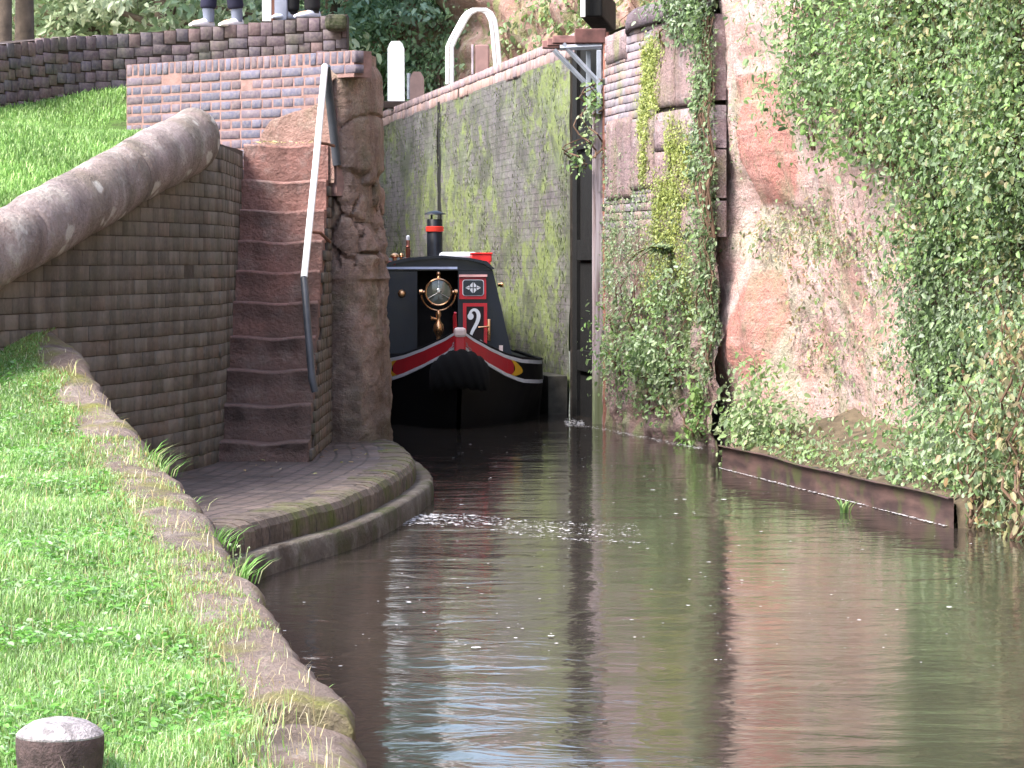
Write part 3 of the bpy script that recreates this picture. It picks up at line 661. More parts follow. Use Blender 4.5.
# ================================================================== LOCK CHAMBER, RIGHT SIDE
t = NT('mossy_wall'); uv = t.co('UV'); br = t.n.new("ShaderNodeTexBrick"); t.l.new(uv, br.inputs[0]); br.inputs['Scale'].default_value = 1
br.inputs['Brick Width'].default_value = .235; br.inputs['Row Height'].default_value = .08; br.inputs['Mortar Size'].default_value = .005
for k, c in (('Color1', (.13, .115, .12, 1)), ('Color2', (.095, .085, .09, 1)), ('Mortar', (.06, .055, .05, 1))): br.inputs[k].default_value = c
zz = t.sep(t.tc.outputs['Object'], 2)
s1 = t.noise(1., 8, .72, t.co('Object', (1.2, 1.2, 2.4)), .4); s2 = t.noise(1., 8, .72, t.co('Object', (3, 3, 4.5)), .5); s3 = t.noise(1., 7, .65, t.co('Object', (.6, .6, .9)), .5); s4 = t.noise(1., 6, .65, t.co('Object', (7, 7, 9)))
c = t.mix(t.ramp(s3, [(.42, 0.), (.62, .6)]), br.outputs[0], (.18, .17, .185))
big = t.noise(1., 7, .68, t.co('Object', (.28, .28, .45))); c = t.mix(t.math('MULTIPLY', br.outputs[1], .45), c, (.05, .05, .045))
c = t.mix(t.math('MULTIPLY', t.ramp(s1, [(.42, 0.), (.60, .85)]), t.ramp(big, [(.38, .15), (.52, 1.)])), c, (.115, .145, .075))
c = t.mix(t.ramp(t.math('MULTIPLY', s2, t.ramp(big, [(.40, .7), (.58, 1.2)])), [(.50, 0.), (.62, .85)]), c, (.17, .215, .07))
c = t.mix(t.ramp(s4, [(.56, 0.), (.66, .5)]), c, (.24, .26, .21))
c = t.mix(t.ramp(s4, [(.30, .75), (.42, 0.)]), c, (.04, .05, .03))
c = t.mix(t.ramp(t.noise(1., 5, .6, t.co('Object', (.8, .8, .9)), .8), [(.50, 0.), (.62, .7)]), c, (.055, .06, .045))
c = t.mix(t.ramp(zz, [(.0, 1.), (.35, .0)]), c, (.03, .03, .025))
t.set(c, .85); t.bump(t.math('ADD', t.math('MULTIPLY', s4, 1.5), t.math('SUBTRACT', s1, t.math('MULTIPLY', br.outputs[1], .3))), .8, .03); M['mossy'] = t.m
cham = tag(empty('lock_wall', (0, 40, 0)), 'tall lock chamber wall streaked with green moss to the right of the narrowboat', 'wall')
Y0, Y1 = 33.05, 54.0; ZT = 4.19
def wall_pt(y, z, off=0.): 
    return (wallx(y) - off * .987, y - off * .162, z)
def chamber_grid(name, ya, yb):
    nu, nv = int((yb - ya) / .12) + 2, 60; V = []; UV = []
    for i in range(nu):
        y = ya + (yb - ya) * i / (nu - 1)
        for j in range(nv):
            z = -.4 + (ZT - .24 + .4) * j / (nv - 1); d = .035 * fbm(y * .8, 1, z * .8, 4) + .012 * fbm(y * 5, 3, z * 2, 3)
            V.append(wall_pt(y, z, d)); UV.append((y, z))
    I = np.arange(nu * nv).reshape(nu, nv); F = np.stack([I[:-1, :-1], I[1:, :-1], I[1:, 1:], I[:-1, 1:]], -1).reshape(-1, 4)
    return local(mesh_obj(name, V, F, M['mossy'], uvs=[UV[i] for f in F for i in f], smooth=True), cham)
YL = 43.35
chamber_grid('wall_face', Y0, YL - .2); chamber_grid('wall_face', YL + .2, Y1)
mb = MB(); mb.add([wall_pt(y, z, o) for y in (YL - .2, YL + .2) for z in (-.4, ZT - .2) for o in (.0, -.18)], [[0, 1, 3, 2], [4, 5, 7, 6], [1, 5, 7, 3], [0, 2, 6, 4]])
local(mb.build('ladder_recess', simple('recess_shade', (.012, .012, .01), .8)), cham)  # shade inside the slot put in as a near-black colour
mb = MB(); P = [wall_pt(y, z, -.03) for y in (Y0, Y1) for z in (-.4, ZT - .26)] + [wall_pt(y, z, -.9) for y in (Y0, Y1) for z in (-.4, ZT - .26)]
mb.add([wall_pt(Y0, -.4, -.0), wall_pt(Y0, ZT - .24, -.0), wall_pt(Y0, ZT - .24, -.9), wall_pt(Y0, -.4, -.9)], [[0, 1, 2, 3]]); local(mb.build('wall_end', M['wet_mortar']), cham)
# coping: bricks on edge
cp = [wall_pt(Y0 - .2, 0)[:2], wall_pt(54, 0)[:2]]
M['pink_coping'] = m_brick('coping_brick', .15, (.12, .13, .03), .3)
local(brick_course_mesh('coping_course', cp, -1, [(ZT - .115, .115, .085, 0)], M['pink_coping'], [(.33, .24, .26), (.27, .20, .23), (.36, .25, .24)], jit=.004), cham)
local(brick_course_mesh('coping_course', cp, -1, [(ZT - .26, .145, .24, 0)], M['pink_coping'], [(.36, .25, .25), (.29, .22, .24), (.33, .22, .2)], jit=.006), cham)
mb = MB(); slab(mb, cp, -1, .45, ZT - .27, ZT - .006, .012); local(mb.build('coping_core', M['dark_mortar']), cham)
M['steel_dark'] = simple('ladder_steel', (.07, .07, .06), .6, .4)
lad = tag(empty('recess_ladder', wall_pt(YL, 0)), 'dark steel ladder set in the narrow slot of the mossy lock wall', 'ladder')
for s in (-.15, .15):
    mb = MB(); p = Vector(wall_pt(YL + s, 0, -.10)) - lad.location; mb.tube([(p.x, p.y, -.2), (p.x, p.y, ZT - .1)], .022, 6); mb.build('rail', M['steel_dark'], lad)
for k in range(14):
    mb = MB(); a = Vector(wall_pt(YL - .15, .1 + k * .28, -.10)) - lad.location; b = Vector(wall_pt(YL + .15, .1 + k * .28, -.10)) - lad.location; mb.tube([a, b], .014, 6); mb.build('rung', M['steel_dark'], lad)
# gate recess, black gate leaf, lower plinth
M['black_timber'] = simple('tarred_timber', (.005, .005, .005), .8, var=.5, scale=12, bump=.4)
gate = tag(empty('lock_gate', (.9, 31.9, 0)), 'black tarred timber lock gate edge folded back in the wall recess', 'gate')
def wp(y, off, z=0): return Vector(wall_pt(y, z, off))
def leafbox(mb, ya, yb, oa, ob, za, zb):
    P = [wp(y, o, z) for z in (za, zb) for (y, o) in ((ya, oa), (yb, oa), (yb, ob), (ya, ob))]
    mb.add(P, [[0, 1, 2, 3], [4, 5, 6, 7], [0, 1, 5, 4], [1, 2, 6, 5], [2, 3, 7, 6], [3, 0, 4, 7]])
mb = MB(); leafbox(mb, 31.5, 32.85, -.30, -.06, -.4, 4.0); local(mb.build('leaf_planking', M['black_timber']), gate)
mb = MB(); leafbox(mb, 32.76, 33.02, -.30, -.02, -.4, 4.05); local(mb.build('heel_post', M['black_timber']), gate)
mb = MB(); leafbox(mb, 31.3, 31.52, -.30, -.02, -.4, 4.05); local(mb.build('mitre_post', M['black_timber']), gate)
for z in (.5, 1.7, 2.9): 
    mb = MB(); leafbox(mb, 31.53, 32.74, -.06, -.02, z, z + .22); local(mb.build('cross_rail', M['black_timber']), gate)
plinth = tag(empty('wall_plinth', wp(33, .1)), 'low dark concrete block at the water between narrowboat and gate recess', 'plinth')
mb = MB(); P = [wp(y, o, z) for z in (-.4, .42) for (y, o) in ((33.06, .03), (34.3, .03), (34.3, .24), (33.06, .24))]
mb.add(P, [[0, 1, 2, 3], [4, 5, 6, 7], [0, 1, 5, 4], [1, 2, 6, 5], [2, 3, 7, 6], [3, 0, 4, 7]]); local(mb.build('block', simple('wet_concrete', (.06, .055, .045), .5, var=.4, bump=.4)), plinth)
# pale timber fender and rust-red pipe at the corner
M['grey_timber'] = simple('grey_timber', (.36, .31, .35), .8, var=.3, scale=6, bump=.5)
fen = tag(empty('timber_fender', at(598, 422, 31.15)), 'weathered pale grey vertical timber post at the lock mouth corner', 'post')
ft = NT('weathered_fender'); cc = ft.mix(ft.ramp(ft.noise(1., 6, .6, ft.co('Object', (30, 30, 1.2))), [(.4, 0.), (.6, 1.)]), (.40, .35, .38), (.16, .12, .12))
cc = ft.mix(ft.ramp(ft.sep(ft.tc.outputs['Object'], 2), [(.3, .85), (.62, .0)]), cc, (.13, .17, .07)); ft.set(cc, .85)
zt = ft.n.new("ShaderNodeMath")
mb = MB(); mb.box((0, 0, 1.5), (.105, .12, 3.8), .15, ch=.012); mb.build('timber', ft.m, fen)
mb = MB(); mb.box((.045, .14, 1.9), (.10, .1, 3.9), .15, ch=.012); mb.build('timber', M['grey_timber'], fen)
pip = tag(empty('rusty_pipe', at(606, 424, 31.0)), 'thin rusty red vertical pipe beside the grey timber post', 'pipe')
mb = MB(); mb.tube([(0, 0, -.4), (0.005, 0, 1.2), (-.005, 0, 2.8), (0, 0, 4.05)], .033, 10); mb.build('tube', simple('rust', (.22, .10, .075), .8, var=.5, scale=6, bump=.4), pip, True)
for z in (.9, 2.2, 3.5):
    mb = MB(); mb.lathe([(.038, z), (.043, z + .01), (.043, z + .06), (.038, z + .07)], n=12); mb.build('clip', M['steel_dark'], pip)
# bracket and timber platform, balance beam
M['galv'] = simple('painted_steel', (.30, .33, .38), .5, .2, var=.2)
brk = tag(empty('gate_walkway', at(590, 50, 31.0)), 'short brown timber walkway on grey steel angle brackets above the gate recess', 'walkway')
def at2(px, py, Y, root): return at(px, py, Y) - root.location
mb = MB(); a = at2(575, 44, 31.0, brk); b = at2(606, 28, 31.0, brk); mb.box(((a.x + b.x) / 2, .10, (a.z + b.z) / 2), (b.x - a.x, .28, .15), 0, ch=.01); mb.build('beam', simple('brown_beam', (.11, .05, .045), .7, var=.4), brk)
a = at2(567, 36, 31.4, brk)
for k in range(3):
    mb = MB(); mb.box((a.x + .0 - .05 * k, .55 + .35 * k, a.z + .0 - .03), (.30, .2, .08), 0, ch=.008); mb.build('plank', simple('walk_plank', (.25, .13, .12), .8, var=.4), brk)
for (x0, y0_, x1, y1_, dy) in ((563, 44, 602, 86, .0), (554, 50, 594, 92, .5)):
    mb = MB(); mb.tube([at2(x0, y0_, 31 + dy, brk), at2(x1, y1_, 31 + dy, brk)], .026, 4); mb.build('brace', M['galv'], brk)
mb = MB(); mb.tube([at2(560, 48, 31.0, brk), at2(602, 46, 31.0, brk)], .03, 4); mb.build('angle', M['galv'], brk)
for px in (589, 599):
    mb = MB(); mb.box((at2(px, 0, 31.0, brk).x, .0 if px > 592 else .2, at2(0, 82, 31, brk).z), (.05, .05, .66), 0, ch=.006); mb.build('upright', M['galv'], brk)
beam = tag(empty('balance_beam', at(590, 12, 31.6)), 'black lock gate balance beam with a white painted end', 'beam')
mb = MB(); mb.box((.12, 1.1, .12), (.24, 2.2, .34), -.1, ch=.02); mb.build('timber', M['black_timber'], beam)
M['white_paint'] = simple('white_paint', (.80, .81, .82), .4, var=.03)
mb = MB(); mb.box((-.075, -.06, .14), (.05, .06, .40), 0, ch=.008); mb.build('painted_end', M['white_paint'], beam)
# white hoop handrails over the ladder, white post, wooden stump, low seat
hoop = tag(empty('ladder_handrail', at(455, 75, 42.9)), 'pair of white tubular hoop handrails at the top of the lock ladder', 'handrail')
for off, dy in ((0, 0), (-4.5, .32)):
    mb = MB(); px = [(452, 84), (452, 62), (452, 47), (456, 38), (467, 18), (471, 13), (477, 10), (486, 10), (491, 13), (495, 20), (497, 32), (500, 66)]
    pts = [at2(x + off, y, 42.9 + dy, hoop) for x, y in px]; mb.tube(pts, .030, 10); mb.build('hoop', M['white_paint'], hoop, True)
mb = MB(); q = at(396, 104, 48.8); 
wpost = tag(empty('white_post', q), 'white painted board post with rounded top on the far lockside', 'post')
def post_out(w, h, r=.1): return [(-w / 2, -.1), (w / 2 + .01, -.1), (w / 2, h - r), (w / 2 - .03, h - r * .35), (w / 4, h), (-w / 4, h), (-w / 2 + .03, h - r * .35), (-w / 2, h - r)]
mb = MB(); mb.prism(post_out(.27, 1.02, .12), 'y', -.07, .07); mb.build('board', M['white_paint'], wpost)
mb = MB(); mb.box((.0, .0, -.02), (.4, .3, .12), 0, ch=.02); mb.build('base', M['dark_mortar'], wpost)
st = tag(empty('wooden_stump', at(417, 96, 47.5)), 'short brown wooden stump beside the white post on the lockside', 'post')
mb = MB(); mb.prism(post_out(.22, .38, .1), 'y', -.09, .09); mb.build('timber', simple('brown_stump', (.22, .15, .14), .8), st)
mb = MB(); mb.tube([(-.13, 0, -.05), (-.13, 0, .36)], .03, 8); mb.build('iron_rod', M['galv'], st)
st = tag(empty('lockside_seat', at(482, 66, 42.0)), 'small brown wooden block seat behind the hoop handrails', 'seat')
mb = MB(); mb.box((0, .3, .1), (.2, .35, .42), 0, ch=.02); mb.build('block', simple('seat_brown', (.24, .15, .14), .8), st)
mb = MB(); mb.box((-.135, .3, .1), (.03, .37, .42), 0, ch=.005); mb.build('end_board', M['grey_timber'], st)

# ---- masonry wing on the right between lock mouth and cliff
mas = tag(empty('masonry_wall', (1.4, 29, 0)), 'old masonry wall of big stones and bricks right of the timber fender post', 'wall')
MP = [(.93, 31.15), (1.10, 30.0), (1.34, 28.9), (1.62, 27.8), (1.84, 26.9)]
MPr, MPs = resample(MP, .05)
def mas_pt(s, z, off=0):
    p, tt, n = frame_at(MPr, MPs, min(max(s, .01), MPs[-1] - .01), 1)
    lean = .0
    low = max(0, min(1, (1.9 - z) / .8)) * min(1, s / 1.0)
    d = low * (.14 * fbm(p[1] * .9, 2, z * 1.3, 4) + .06 * fbm(p[1] * 4, 5, z * 4, 3)) + .012 * fbm(p[1] * 5, 1, z * 5, 3)
    d -= .45 * math.exp(-((s - 2.55) / .20) ** 4 - ((z - .1) / .42) ** 4)         # dark hole at the water
    d -= .25 * math.exp(-((s - 2.35) / .28) ** 2 - ((z - 1.12) / .16) ** 2)
    return Vector((p[0] + n[0] * (d + off), p[1] + n[1] * (d + off), z)), Vector((n[0], n[1], 0))
local(grid_surface('lower_masonry', len(MPr), 120, lambda u, v: tuple(mas_pt(u * MPs[-1], -.4 + 2.42 * v)[0]), M['masonry']), mas)
def rough_block(s0, s1, z0, z1, mat, name='stone', dep=0):
    nu, nv = max(4, int((s1 - s0) / .05)), max(4, int((z1 - z0) / .05)); g = .008; sd_ = random.random() * 50
    def f(u, v):
        # wrap edges back
        uu = min(max((u * (nu - 1) - 1) / (nu - 3), 0), 1) if nu > 3 else u; vv = min(max((v * (nv - 1) - 1) / (nv - 3), 0), 1) if nv > 3 else v
        back = (u in (0, 1)) or (v in (0, 1)); s = s0 + g + (s1 - s0 - 2 * g) * uu; z = z0 + g + (z1 - z0 - 2 * g) * vv
        e = min(uu, 1 - uu) * (s1 - s0), min(vv, 1 - vv) * (z1 - z0); rnd = -.010 * math.exp(-min(e) / .012)
        d = -.1 if back else .02 + dep + rnd + .012 * fbm(s * 3 + sd_, 0, z * 3, 3) + .008 * fbm(s * 14 + sd_, 0, z * 14, 4)
        p, tt, n = frame_at(MPr, MPs, min(max(s, .001), MPs[-1] - .001), 1); return (p[0] + n[0] * d, p[1] + n[1] * d, z)
    return local(grid_surface(name, nu, nv, f, mat), mas)
def ms(px):    # path length at a picture column
    return float(np.interp(px, [512 + p[0] / p[1] * 3000 for p in MPr], MPs))
def mz(py, px): s = ms(px); y = float(np.interp(s, MPs, MPr[:, 1])); return 1.7 - (py - 260) * y / 3000
M['lilac_stone'] = m_sand('lilac_stone', (.42, .31, .32), (.5, .44, .45), green=(.22, .28, .08), g=.6, d=.5, lil=(.32, .25, .30))
M['brown_stone'] = m_sand('brown_stone', (.38, .27, .26), (.46, .39, .4), green=(.18, .24, .05), g=.35, d=.45, lil=(.34, .25, .27))
zt_ = 4.02
for (a, b, y0_, y1_, mt) in ((607, 627, 62, 6, 'lilac_stone'), (607, 632, 200, 118, 'brown_stone'), (654, 676, 108, 22, 'brown_stone'), (676, 716, 104, 18, 'brown_stone'), (632, 654, 190, 120, 'brown_stone'),
                             (655, 680, 236, 201, 'lilac_stone'), (681, 716, 240, 201, 'brown_stone'), (655, 690, 150, 110, 'lilac_stone'), (655, 672, 200, 151, 'brown_stone'), (673, 716, 200, 151, 'brown_stone'), (691, 716, 150, 106, 'lilac_stone')):
    rough_block(ms(a), ms(b), max(1.9, mz(y1_ if False else y0_, (a + b) / 2)), min(4.0, mz(y1_, (a + b) / 2)), M[mt])
rws = []; z = 1.93; k = 0
while z < 3.95: rws.append((z, .083, .235, .117 * (k % 2))); z += .083; k += 1
local(brick_course_mesh('brick_infill', [tuple(p) for p in MPr], 1, rws, m_brick('infill_brick', .5, (.16, .2, .05), .3), [(.30, .24, .27), (.25, .22, .26), (.34, .24, .24)], keep=lambda s, z: s < ms(653), jit=.003, joint=.007, bev=.003), mas)
mb = MB(); slab(mb, [tuple(p) for p in resample(MP, .3)[0]][:-1], 1, .35, 1.85, 4.0, .03); local(mb.build('mortar_core', M['wet_mortar']), mas)
def f_cop2(u, v):
    s0, s1 = ms(628), MPs[-1]; s = s0 + (s1 - s0) * u; p, tt, n = frame_at(MPr, MPs, min(s, MPs[-1] - .01), 1)
    pr = [(-.5, 4.0), (-.5, 4.17), (-.2, 4.19), (-.02, 4.18), (.04, 4.13), (.06, 4.05), (.06, 3.97), (.0, 3.965)]; k = int(round(v * 7)); e = .05 * math.exp(-u * (s1 - s0) / .05)
    return (p[0] + n[0] * (pr[k][0] - e), p[1] + n[1] * (pr[k][0] - e), pr[k][1] - e + .008 * fbm(s * 5, 0, k, 2))
local(grid_surface('rounded_coping', 70, 8, f_cop2, m_sand('dark_coping', (.17, .13, .15), (.3, .27, .3), green=(.1, .12, .03), g=.3, d=.5, lil=(.2, .16, .2), strata=False)), mas)

# ---- steel sheet edging in front of the cliff
pile = tag(empty('steel_edging', at(722, 468, 24.5)), 'long dark rusty steel edging plate holding back the planted bank below the cliff', 'edging')
PA, PB = Vector((1.715, 24.5, 0)), Vector((2.80, 19.0, 0))
t = NT('rusty_plate'); n = t.noise(1., 6, .6, t.co('Object', (2, 2, 9))); c = t.mix(t.ramp(n, [(.4, 0.), (.65, .8)]), (.045, .03, .03), (.13, .08, .07)); c = t.mix(t.ramp(t.noise(5, 6), [(.5, 0.), (.65, .6)]), c, (.07, .09, .03)); t.set(c, .55); t.bump(n, .5, .01)
def f_pl(u, v):
    p = PA.lerp(PB, u); k = int(round(v * 5)); pr = [(.0, -.4), (.0, .0), (.0, .10), (.0, .188), (-.035, .19), (-.035, .182)]; j = .015 * math.sin(u * 19) + .008 * fbm(u * 20, 0, 0, 2)
    nx = -.98; return (p.x + nx * (pr[k][0] * -1 + j) * 1.0, p.y, pr[k][1] + .006 * math.sin(u * 9))
local(grid_surface('plate', 90, 6, f_pl, t.m), pile)
for k in range(6):
    mb = MB(); p = PA.lerp(PB, .08 + k * .17); mb.box((p.x + .07, p.y, .02), (.05, .05, .3), 0, ch=.004); local(mb.build('stake', M['steel_dark']), pile)
# soil ledge between the plate and the cliff
def f_ledge(u, v):
    y = 26.2 - 8.6 * u; s = u
    xa = float(np.interp(y, [17, 19.0, 24.5, 26.6], [3.35, 2.83, 1.745, 1.75])); xb = xa + 1.6; x = xa + (xb - xa) * v
    z = (.14 if 19 < y < 24.6 else .02) + .55 * v ** 1.1 + .08 * fbm(x * 3, y * 3, 0, 4)
    if (y < 19 or y > 24.6) and v < .1: z = -.3
    return (x, y, z)
grid_surface('bank_ground', 90, 24, f_ledge, simple('bank_soil', (.09, .07, .045), .95, var=.5, scale=6, bump=.8), kind='structure')

# ================================================================== HANDRAIL
hr = tag(empty('stair_handrail', (-1.45, 21.1, .5)), 'slanting stair handrail pole, white above and black below, beside the stone steps', 'handrail')
a = at(325, 66, 23.1); b = at(304, 278, 21.35)
mb = MB(); mb.tube([a - hr.location, (a + b) / 2 - hr.location + Vector((.004, 0, 0)), b - hr.location], .025, 12); mb.build('white_rail', M['white_paint'], hr, True)
M['black_rail'] = simple('black_rail', (.045, .05, .06), .45, var=.3)
c_ = at(312, 380, 20.95); d_ = at(315, 392, 20.95)
mb = MB(); mb.tube([b - hr.location, at(308, 330, 21.1) - hr.location, c_ - hr.location, d_ - hr.location], .026, 12); mb.build('black_rail', M['black_rail'], hr, True)
mb = MB(); mb.tube([at(326, 66, 23.12) - hr.location, at(331, 110, 23.3) - hr.location, at(337, 165, 23.35) - hr.location], .035, 10); mb.build('stay', M['black_rail'], hr, True)
for (x0, y0_, x1, y1_, Y) in ((311, 232, 330, 242, 21.9), (320, 143, 334, 146, 22.6)):
    mb = MB(); mb.tube([at(x0, y0_, Y - .05) - hr.location, at((x0 + x1) / 2, y0_ + 1, Y) - hr.location, at(x1, y1_, Y + .4) - hr.location], .012, 6); mb.build('bracket', simple('rail_rust', (.12, .05, .03), .7), hr)

# ================================================================== NARROWBOAT
boat = empty('narrowboat', (-.52, 30.0, 0), math.atan(.085))
tag(boat, 'black and red narrowboat with brass headlamp and chimney coming out of the lock', 'narrowboat')
# local frame: x right, y back along the boat, z up
M['hull_black'] = simple('hull_black', (.006, .006, .007), .6, var=.6, scale=3, spec=.2)
M['cabin_blue'] = simple('cabin_paint', (.007, .010, .020), .35, var=.15, spec=.5)
M['red_paint'] = simple('red_paint', (.50, .018, .03), .4, var=.12, spec=.5)
M['cream'] = simple('cream_line', (.68, .70, .76), .45, var=.05)
M['yellow'] = simple('yellow_paint', (.75, .42, .03), .45, var=.08)
M['brass'] = simple('brass', (.75, .42, .22), .28, 1.0, var=.1)
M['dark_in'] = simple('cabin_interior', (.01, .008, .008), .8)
def hw(v): return float(np.interp(v, [0, .12, .4, .8, 1.3, 1.9, 2.6, 3.4, 14, 16.5], [.025, .10, .30, .53, .78, .97, 1.08, 1.09, 1.09, .9]))
def gz(v): return float(np.interp(v, [0, .2, .45, .8, 1.2, 1.9, 2.6, 3.6, 20], [.99, .90, .81, .72, .665, .63, .61, .60, .60]))
vs = np.concatenate([[0, .03, .08, .16, .28, .42, .6], np.arange(.8, 4, .2), np.arange(4.5, 16.6, 1)])
def bandz(v, t): # t 0 bottom .. 1 top of the painted band
    return gz(v) - (.16 + .08 * min(v / 1.2, 1)) * (1 - t)
def hull_f(side):
    def f(u, vv):
        i = int(round(u * (len(vs) - 1))); v = vs[i]; k = int(round(vv * 7)); h = hw(v); zb = gz(v) - .16 - .08 * min(v / 1.2, 1)
        prof = [(.0, -.55), (.55, -.5), (.80 if v < 2 else .94, -.2), (.86 if v < 2 else .965, .0), (.93 if v < 2 else .985, zb * .55), (1.0, zb), (1.0, gz(v) - .005), (.97, gz(v) + .012)]
        a, z = prof[k]; rake = .35 * max(0, (.6 - z)) * max(0, 1 - v / 1.2)
        return (side * max(h * a, .0), v + rake, z)
    return f
mbh = MB()
for sd_ in (-1, 1):
    f = hull_f(sd_); nu, nv = len(vs), 8; P = [f(i / (nu - 1), j / 7) for i in range(nu) for j in range(nv)]
    mbh.add(P, [[i * nv + j, (i + 1) * nv + j, (i + 1) * nv + j + 1, i * nv + j + 1] for i in range(nu - 1) for j in range(nv - 1)])
mbh.build('hull', M['hull_black'], boat, True)
def band(name, v0, v1, t0, t1, side, mat, off=.006, n=16, parent=None):
    V = []; 
    for i in range(n + 1):
        v = v0 + (v1 - v0) * i / n; h = hw(v) + off
        for tt in (t0, t1): V.append((side * h, v, bandz(v, tt)))
        for tt in (t1, t0): V.append((side * (h - .012), v, bandz(v, tt)))
    F = []
    for i in range(n):
        for k in range(4): F.append([i * 4 + k, i * 4 + (k + 1) % 4, i * 4 + 4 + (k + 1) % 4, i * 4 + 4 + k])
    F += [[0, 1, 2, 3], [n * 4, n * 4 + 1, n * 4 + 2, n * 4 + 3]]
    return mesh_obj(name, V, F, mat, parent or boat)
for sd_ in (-1, 1):
    r_ = band('red_band', .03, .98, .14, .84, sd_, M['red_paint'])
    band('top_line', .03, 2.35, .84, 1.0, sd_, M['cream'], .008, parent=r_)
    band('bottom_line', .03, 2.45, -.02, .14, sd_, M['cream'], .008, parent=r_)
    # yellow crescent between the red and black panels
    V = []; n = 10
    for i in range(n + 1):
        tt = i / n; tz = .14 + .70 * tt; v0 = .90 + .10 * math.sin(PI * tt); v1 = .99 + .20 * math.sin(PI * tt)
        for v in (v0, v1): V.append((sd_ * (hw(v) + .010), v, bandz(v, tz)))
    mesh_obj('crescent', V, [[2 * i, 2 * i + 1, 2 * i + 3, 2 * i + 2] for i in range(n)], M['yellow'], boat)
    v0, v1 = 2.33, 2.42
    mesh_obj('end_line', [(sd_ * (hw(a) + .012), a, bandz(a, tt)) for a, tt in ((v0, 1), (v0 + .03, 1), (v1 + .10, .1), (v1 + .07, .1))], [[0, 1, 2, 3]], M['cream'], boat)
# gunwale / deck
def deck(name, v0, v1, inset, z_off, mat):
    V = []; vv = [v for v in np.linspace(v0, v1, 20)]
    for v in vv: V += [(-hw(v) + inset, v, gz(v) + z_off), (hw(v) - inset, v, gz(v) + z_off)]
    return mesh_obj(name, V, [[2 * i, 2 * i + 1, 2 * i + 3, 2 * i + 2] for i in range(19)], mat, boat)
deck('foredeck', .1, 1.9, .02, -.01, M['hull_black']); deck('gunwale', 1.9, 16, .02, -.01, M['hull_black'])
mb = MB()
for sd_ in (-1, 1): mb.tube([(sd_ * (hw(v) - .01), v, gz(v) + .012) for v in np.linspace(.1, 6, 40)], .016, 6)
mb.build('gunwale_rail', M['hull_black'], boat, True)
# stem post: red with pale top
mb = MB(); mb.box((0, .02, .80), (.115, .12, .32), 0, ch=.02); mb.build('stem_post', M['red_paint'], boat)
mb = MB(); mb.box((0, .01, .975), (.122, .135, .10), 0, ch=.03); mb.build('stem_cap', simple('stem_cap_paint', (.78, .62, .60), .4), boat)
mb = MB(); mb.tube([(0, -.03, .76), (0, -.07, .6), (0, -.05, .45)], [.04, .05, .05], 10); mb.build('stem_iron', M['hull_black'], boat, True)
mb = MB(); mb.tube([(-.02, .3, .88), (-.03, .3, 1.02), (-.035, .28, 1.13), (-.03, .26, 1.17)], [.022, .022, .02, .016], 8); mb.build('tee_stud', M['red_paint'], boat, True)
# rope button fender
M['rope'] = simple('tarred_rope', (.005, .005, .006), .9, var=.6, scale=60, bump=1.0)
mb = MB(); n1, n2 = 44, 22; P = []
for i in range(n1):
    a = PI * (i / (n1 - 1)) - PI / 2
    for k in range(n2):
        b_ = 2 * PI * k / n2; w = .26 * math.cos(a * .62) ; rr = (.05 + .135 * math.cos(a) ** .6 if abs(a) < 1.56 else .04) * (1 + .06 * math.sin(b_ * 4 + i * 1.2))
        P.append((.30 * math.sin(a) + 0 * w, .10 - .17 * math.cos(a) - .8 * rr * math.cos(b_) * .8, .56 + .05 * math.cos(a * 2) + rr * math.sin(b_) * 1.05))
mb.add(P, [[i * n2 + k, i * n2 + (k + 1) % n2, (i + 1) * n2 + (k + 1) % n2, (i + 1) * n2 + k] for i in range(n1 - 1) for k in range(n2)] + [list(range(n2)), [(n1 - 1) * n2 + k for k in range(n2)]])
mb.build('bow_fender', M['rope'], boat, True)
for sd_ in (-1, 1):   # fender chains
    mb = MB()
    for k in range(9):
        q = k / 8; p = Vector((sd_ * (.06 + .16 * q), .02 - .04 * q, .86 - .22 * q)); d = Vector((sd_ * .6, -.1, -.7)).normalized(); e_ = Vector((0, 1, 0)) if k % 2 else d.cross(Vector((0, 1, 0))).normalized()
        mb.tube([p + d * .019 * math.cos(g) + e_ * .010 * math.sin(g) for g in np.linspace(0, 2 * PI, 9)[:-1]], .004, 5, closed=True)
    mb.build('fender_chain', simple('chain_steel', (.3, .3, .33), .4, .8), boat)
# cabin
FV = 3.0; RZ = 1.735
def cab_sec(dz=0, dw=0): return [(-.83 + dw, .60), (-.64 + dw, 1.58 + dz), (-.56 + dw, 1.66 + dz), (-.35, 1.705 + dz), (0, RZ + dz), (.30, 1.71 + dz), (.48 - dw, 1.67 + dz), (.565 - dw, 1.60 + dz), (.79 - dw, .60)]
sec = cab_sec()
mb = MB(); n = len(sec); P = [(x, FV + .05, z) for x, z in sec] + [(x, 15.5, z) for x, z in sec]
mb.add(P, [[i, i + 1, n + i + 1, n + i] for i in range(n - 1)] + [[n + i for i in range(n)]]); mb.build('cabin_sides', M['cabin_blue'], boat)
# handrails and roof edge
mb = MB()
for sd_ in (-1, 1): mb.tube([(sd_ * .52, FV, 1.665), (sd_ * .52, 15, 1.665)], .022, 8)
mb.build('roof_rail', M['red_paint'], boat, True)
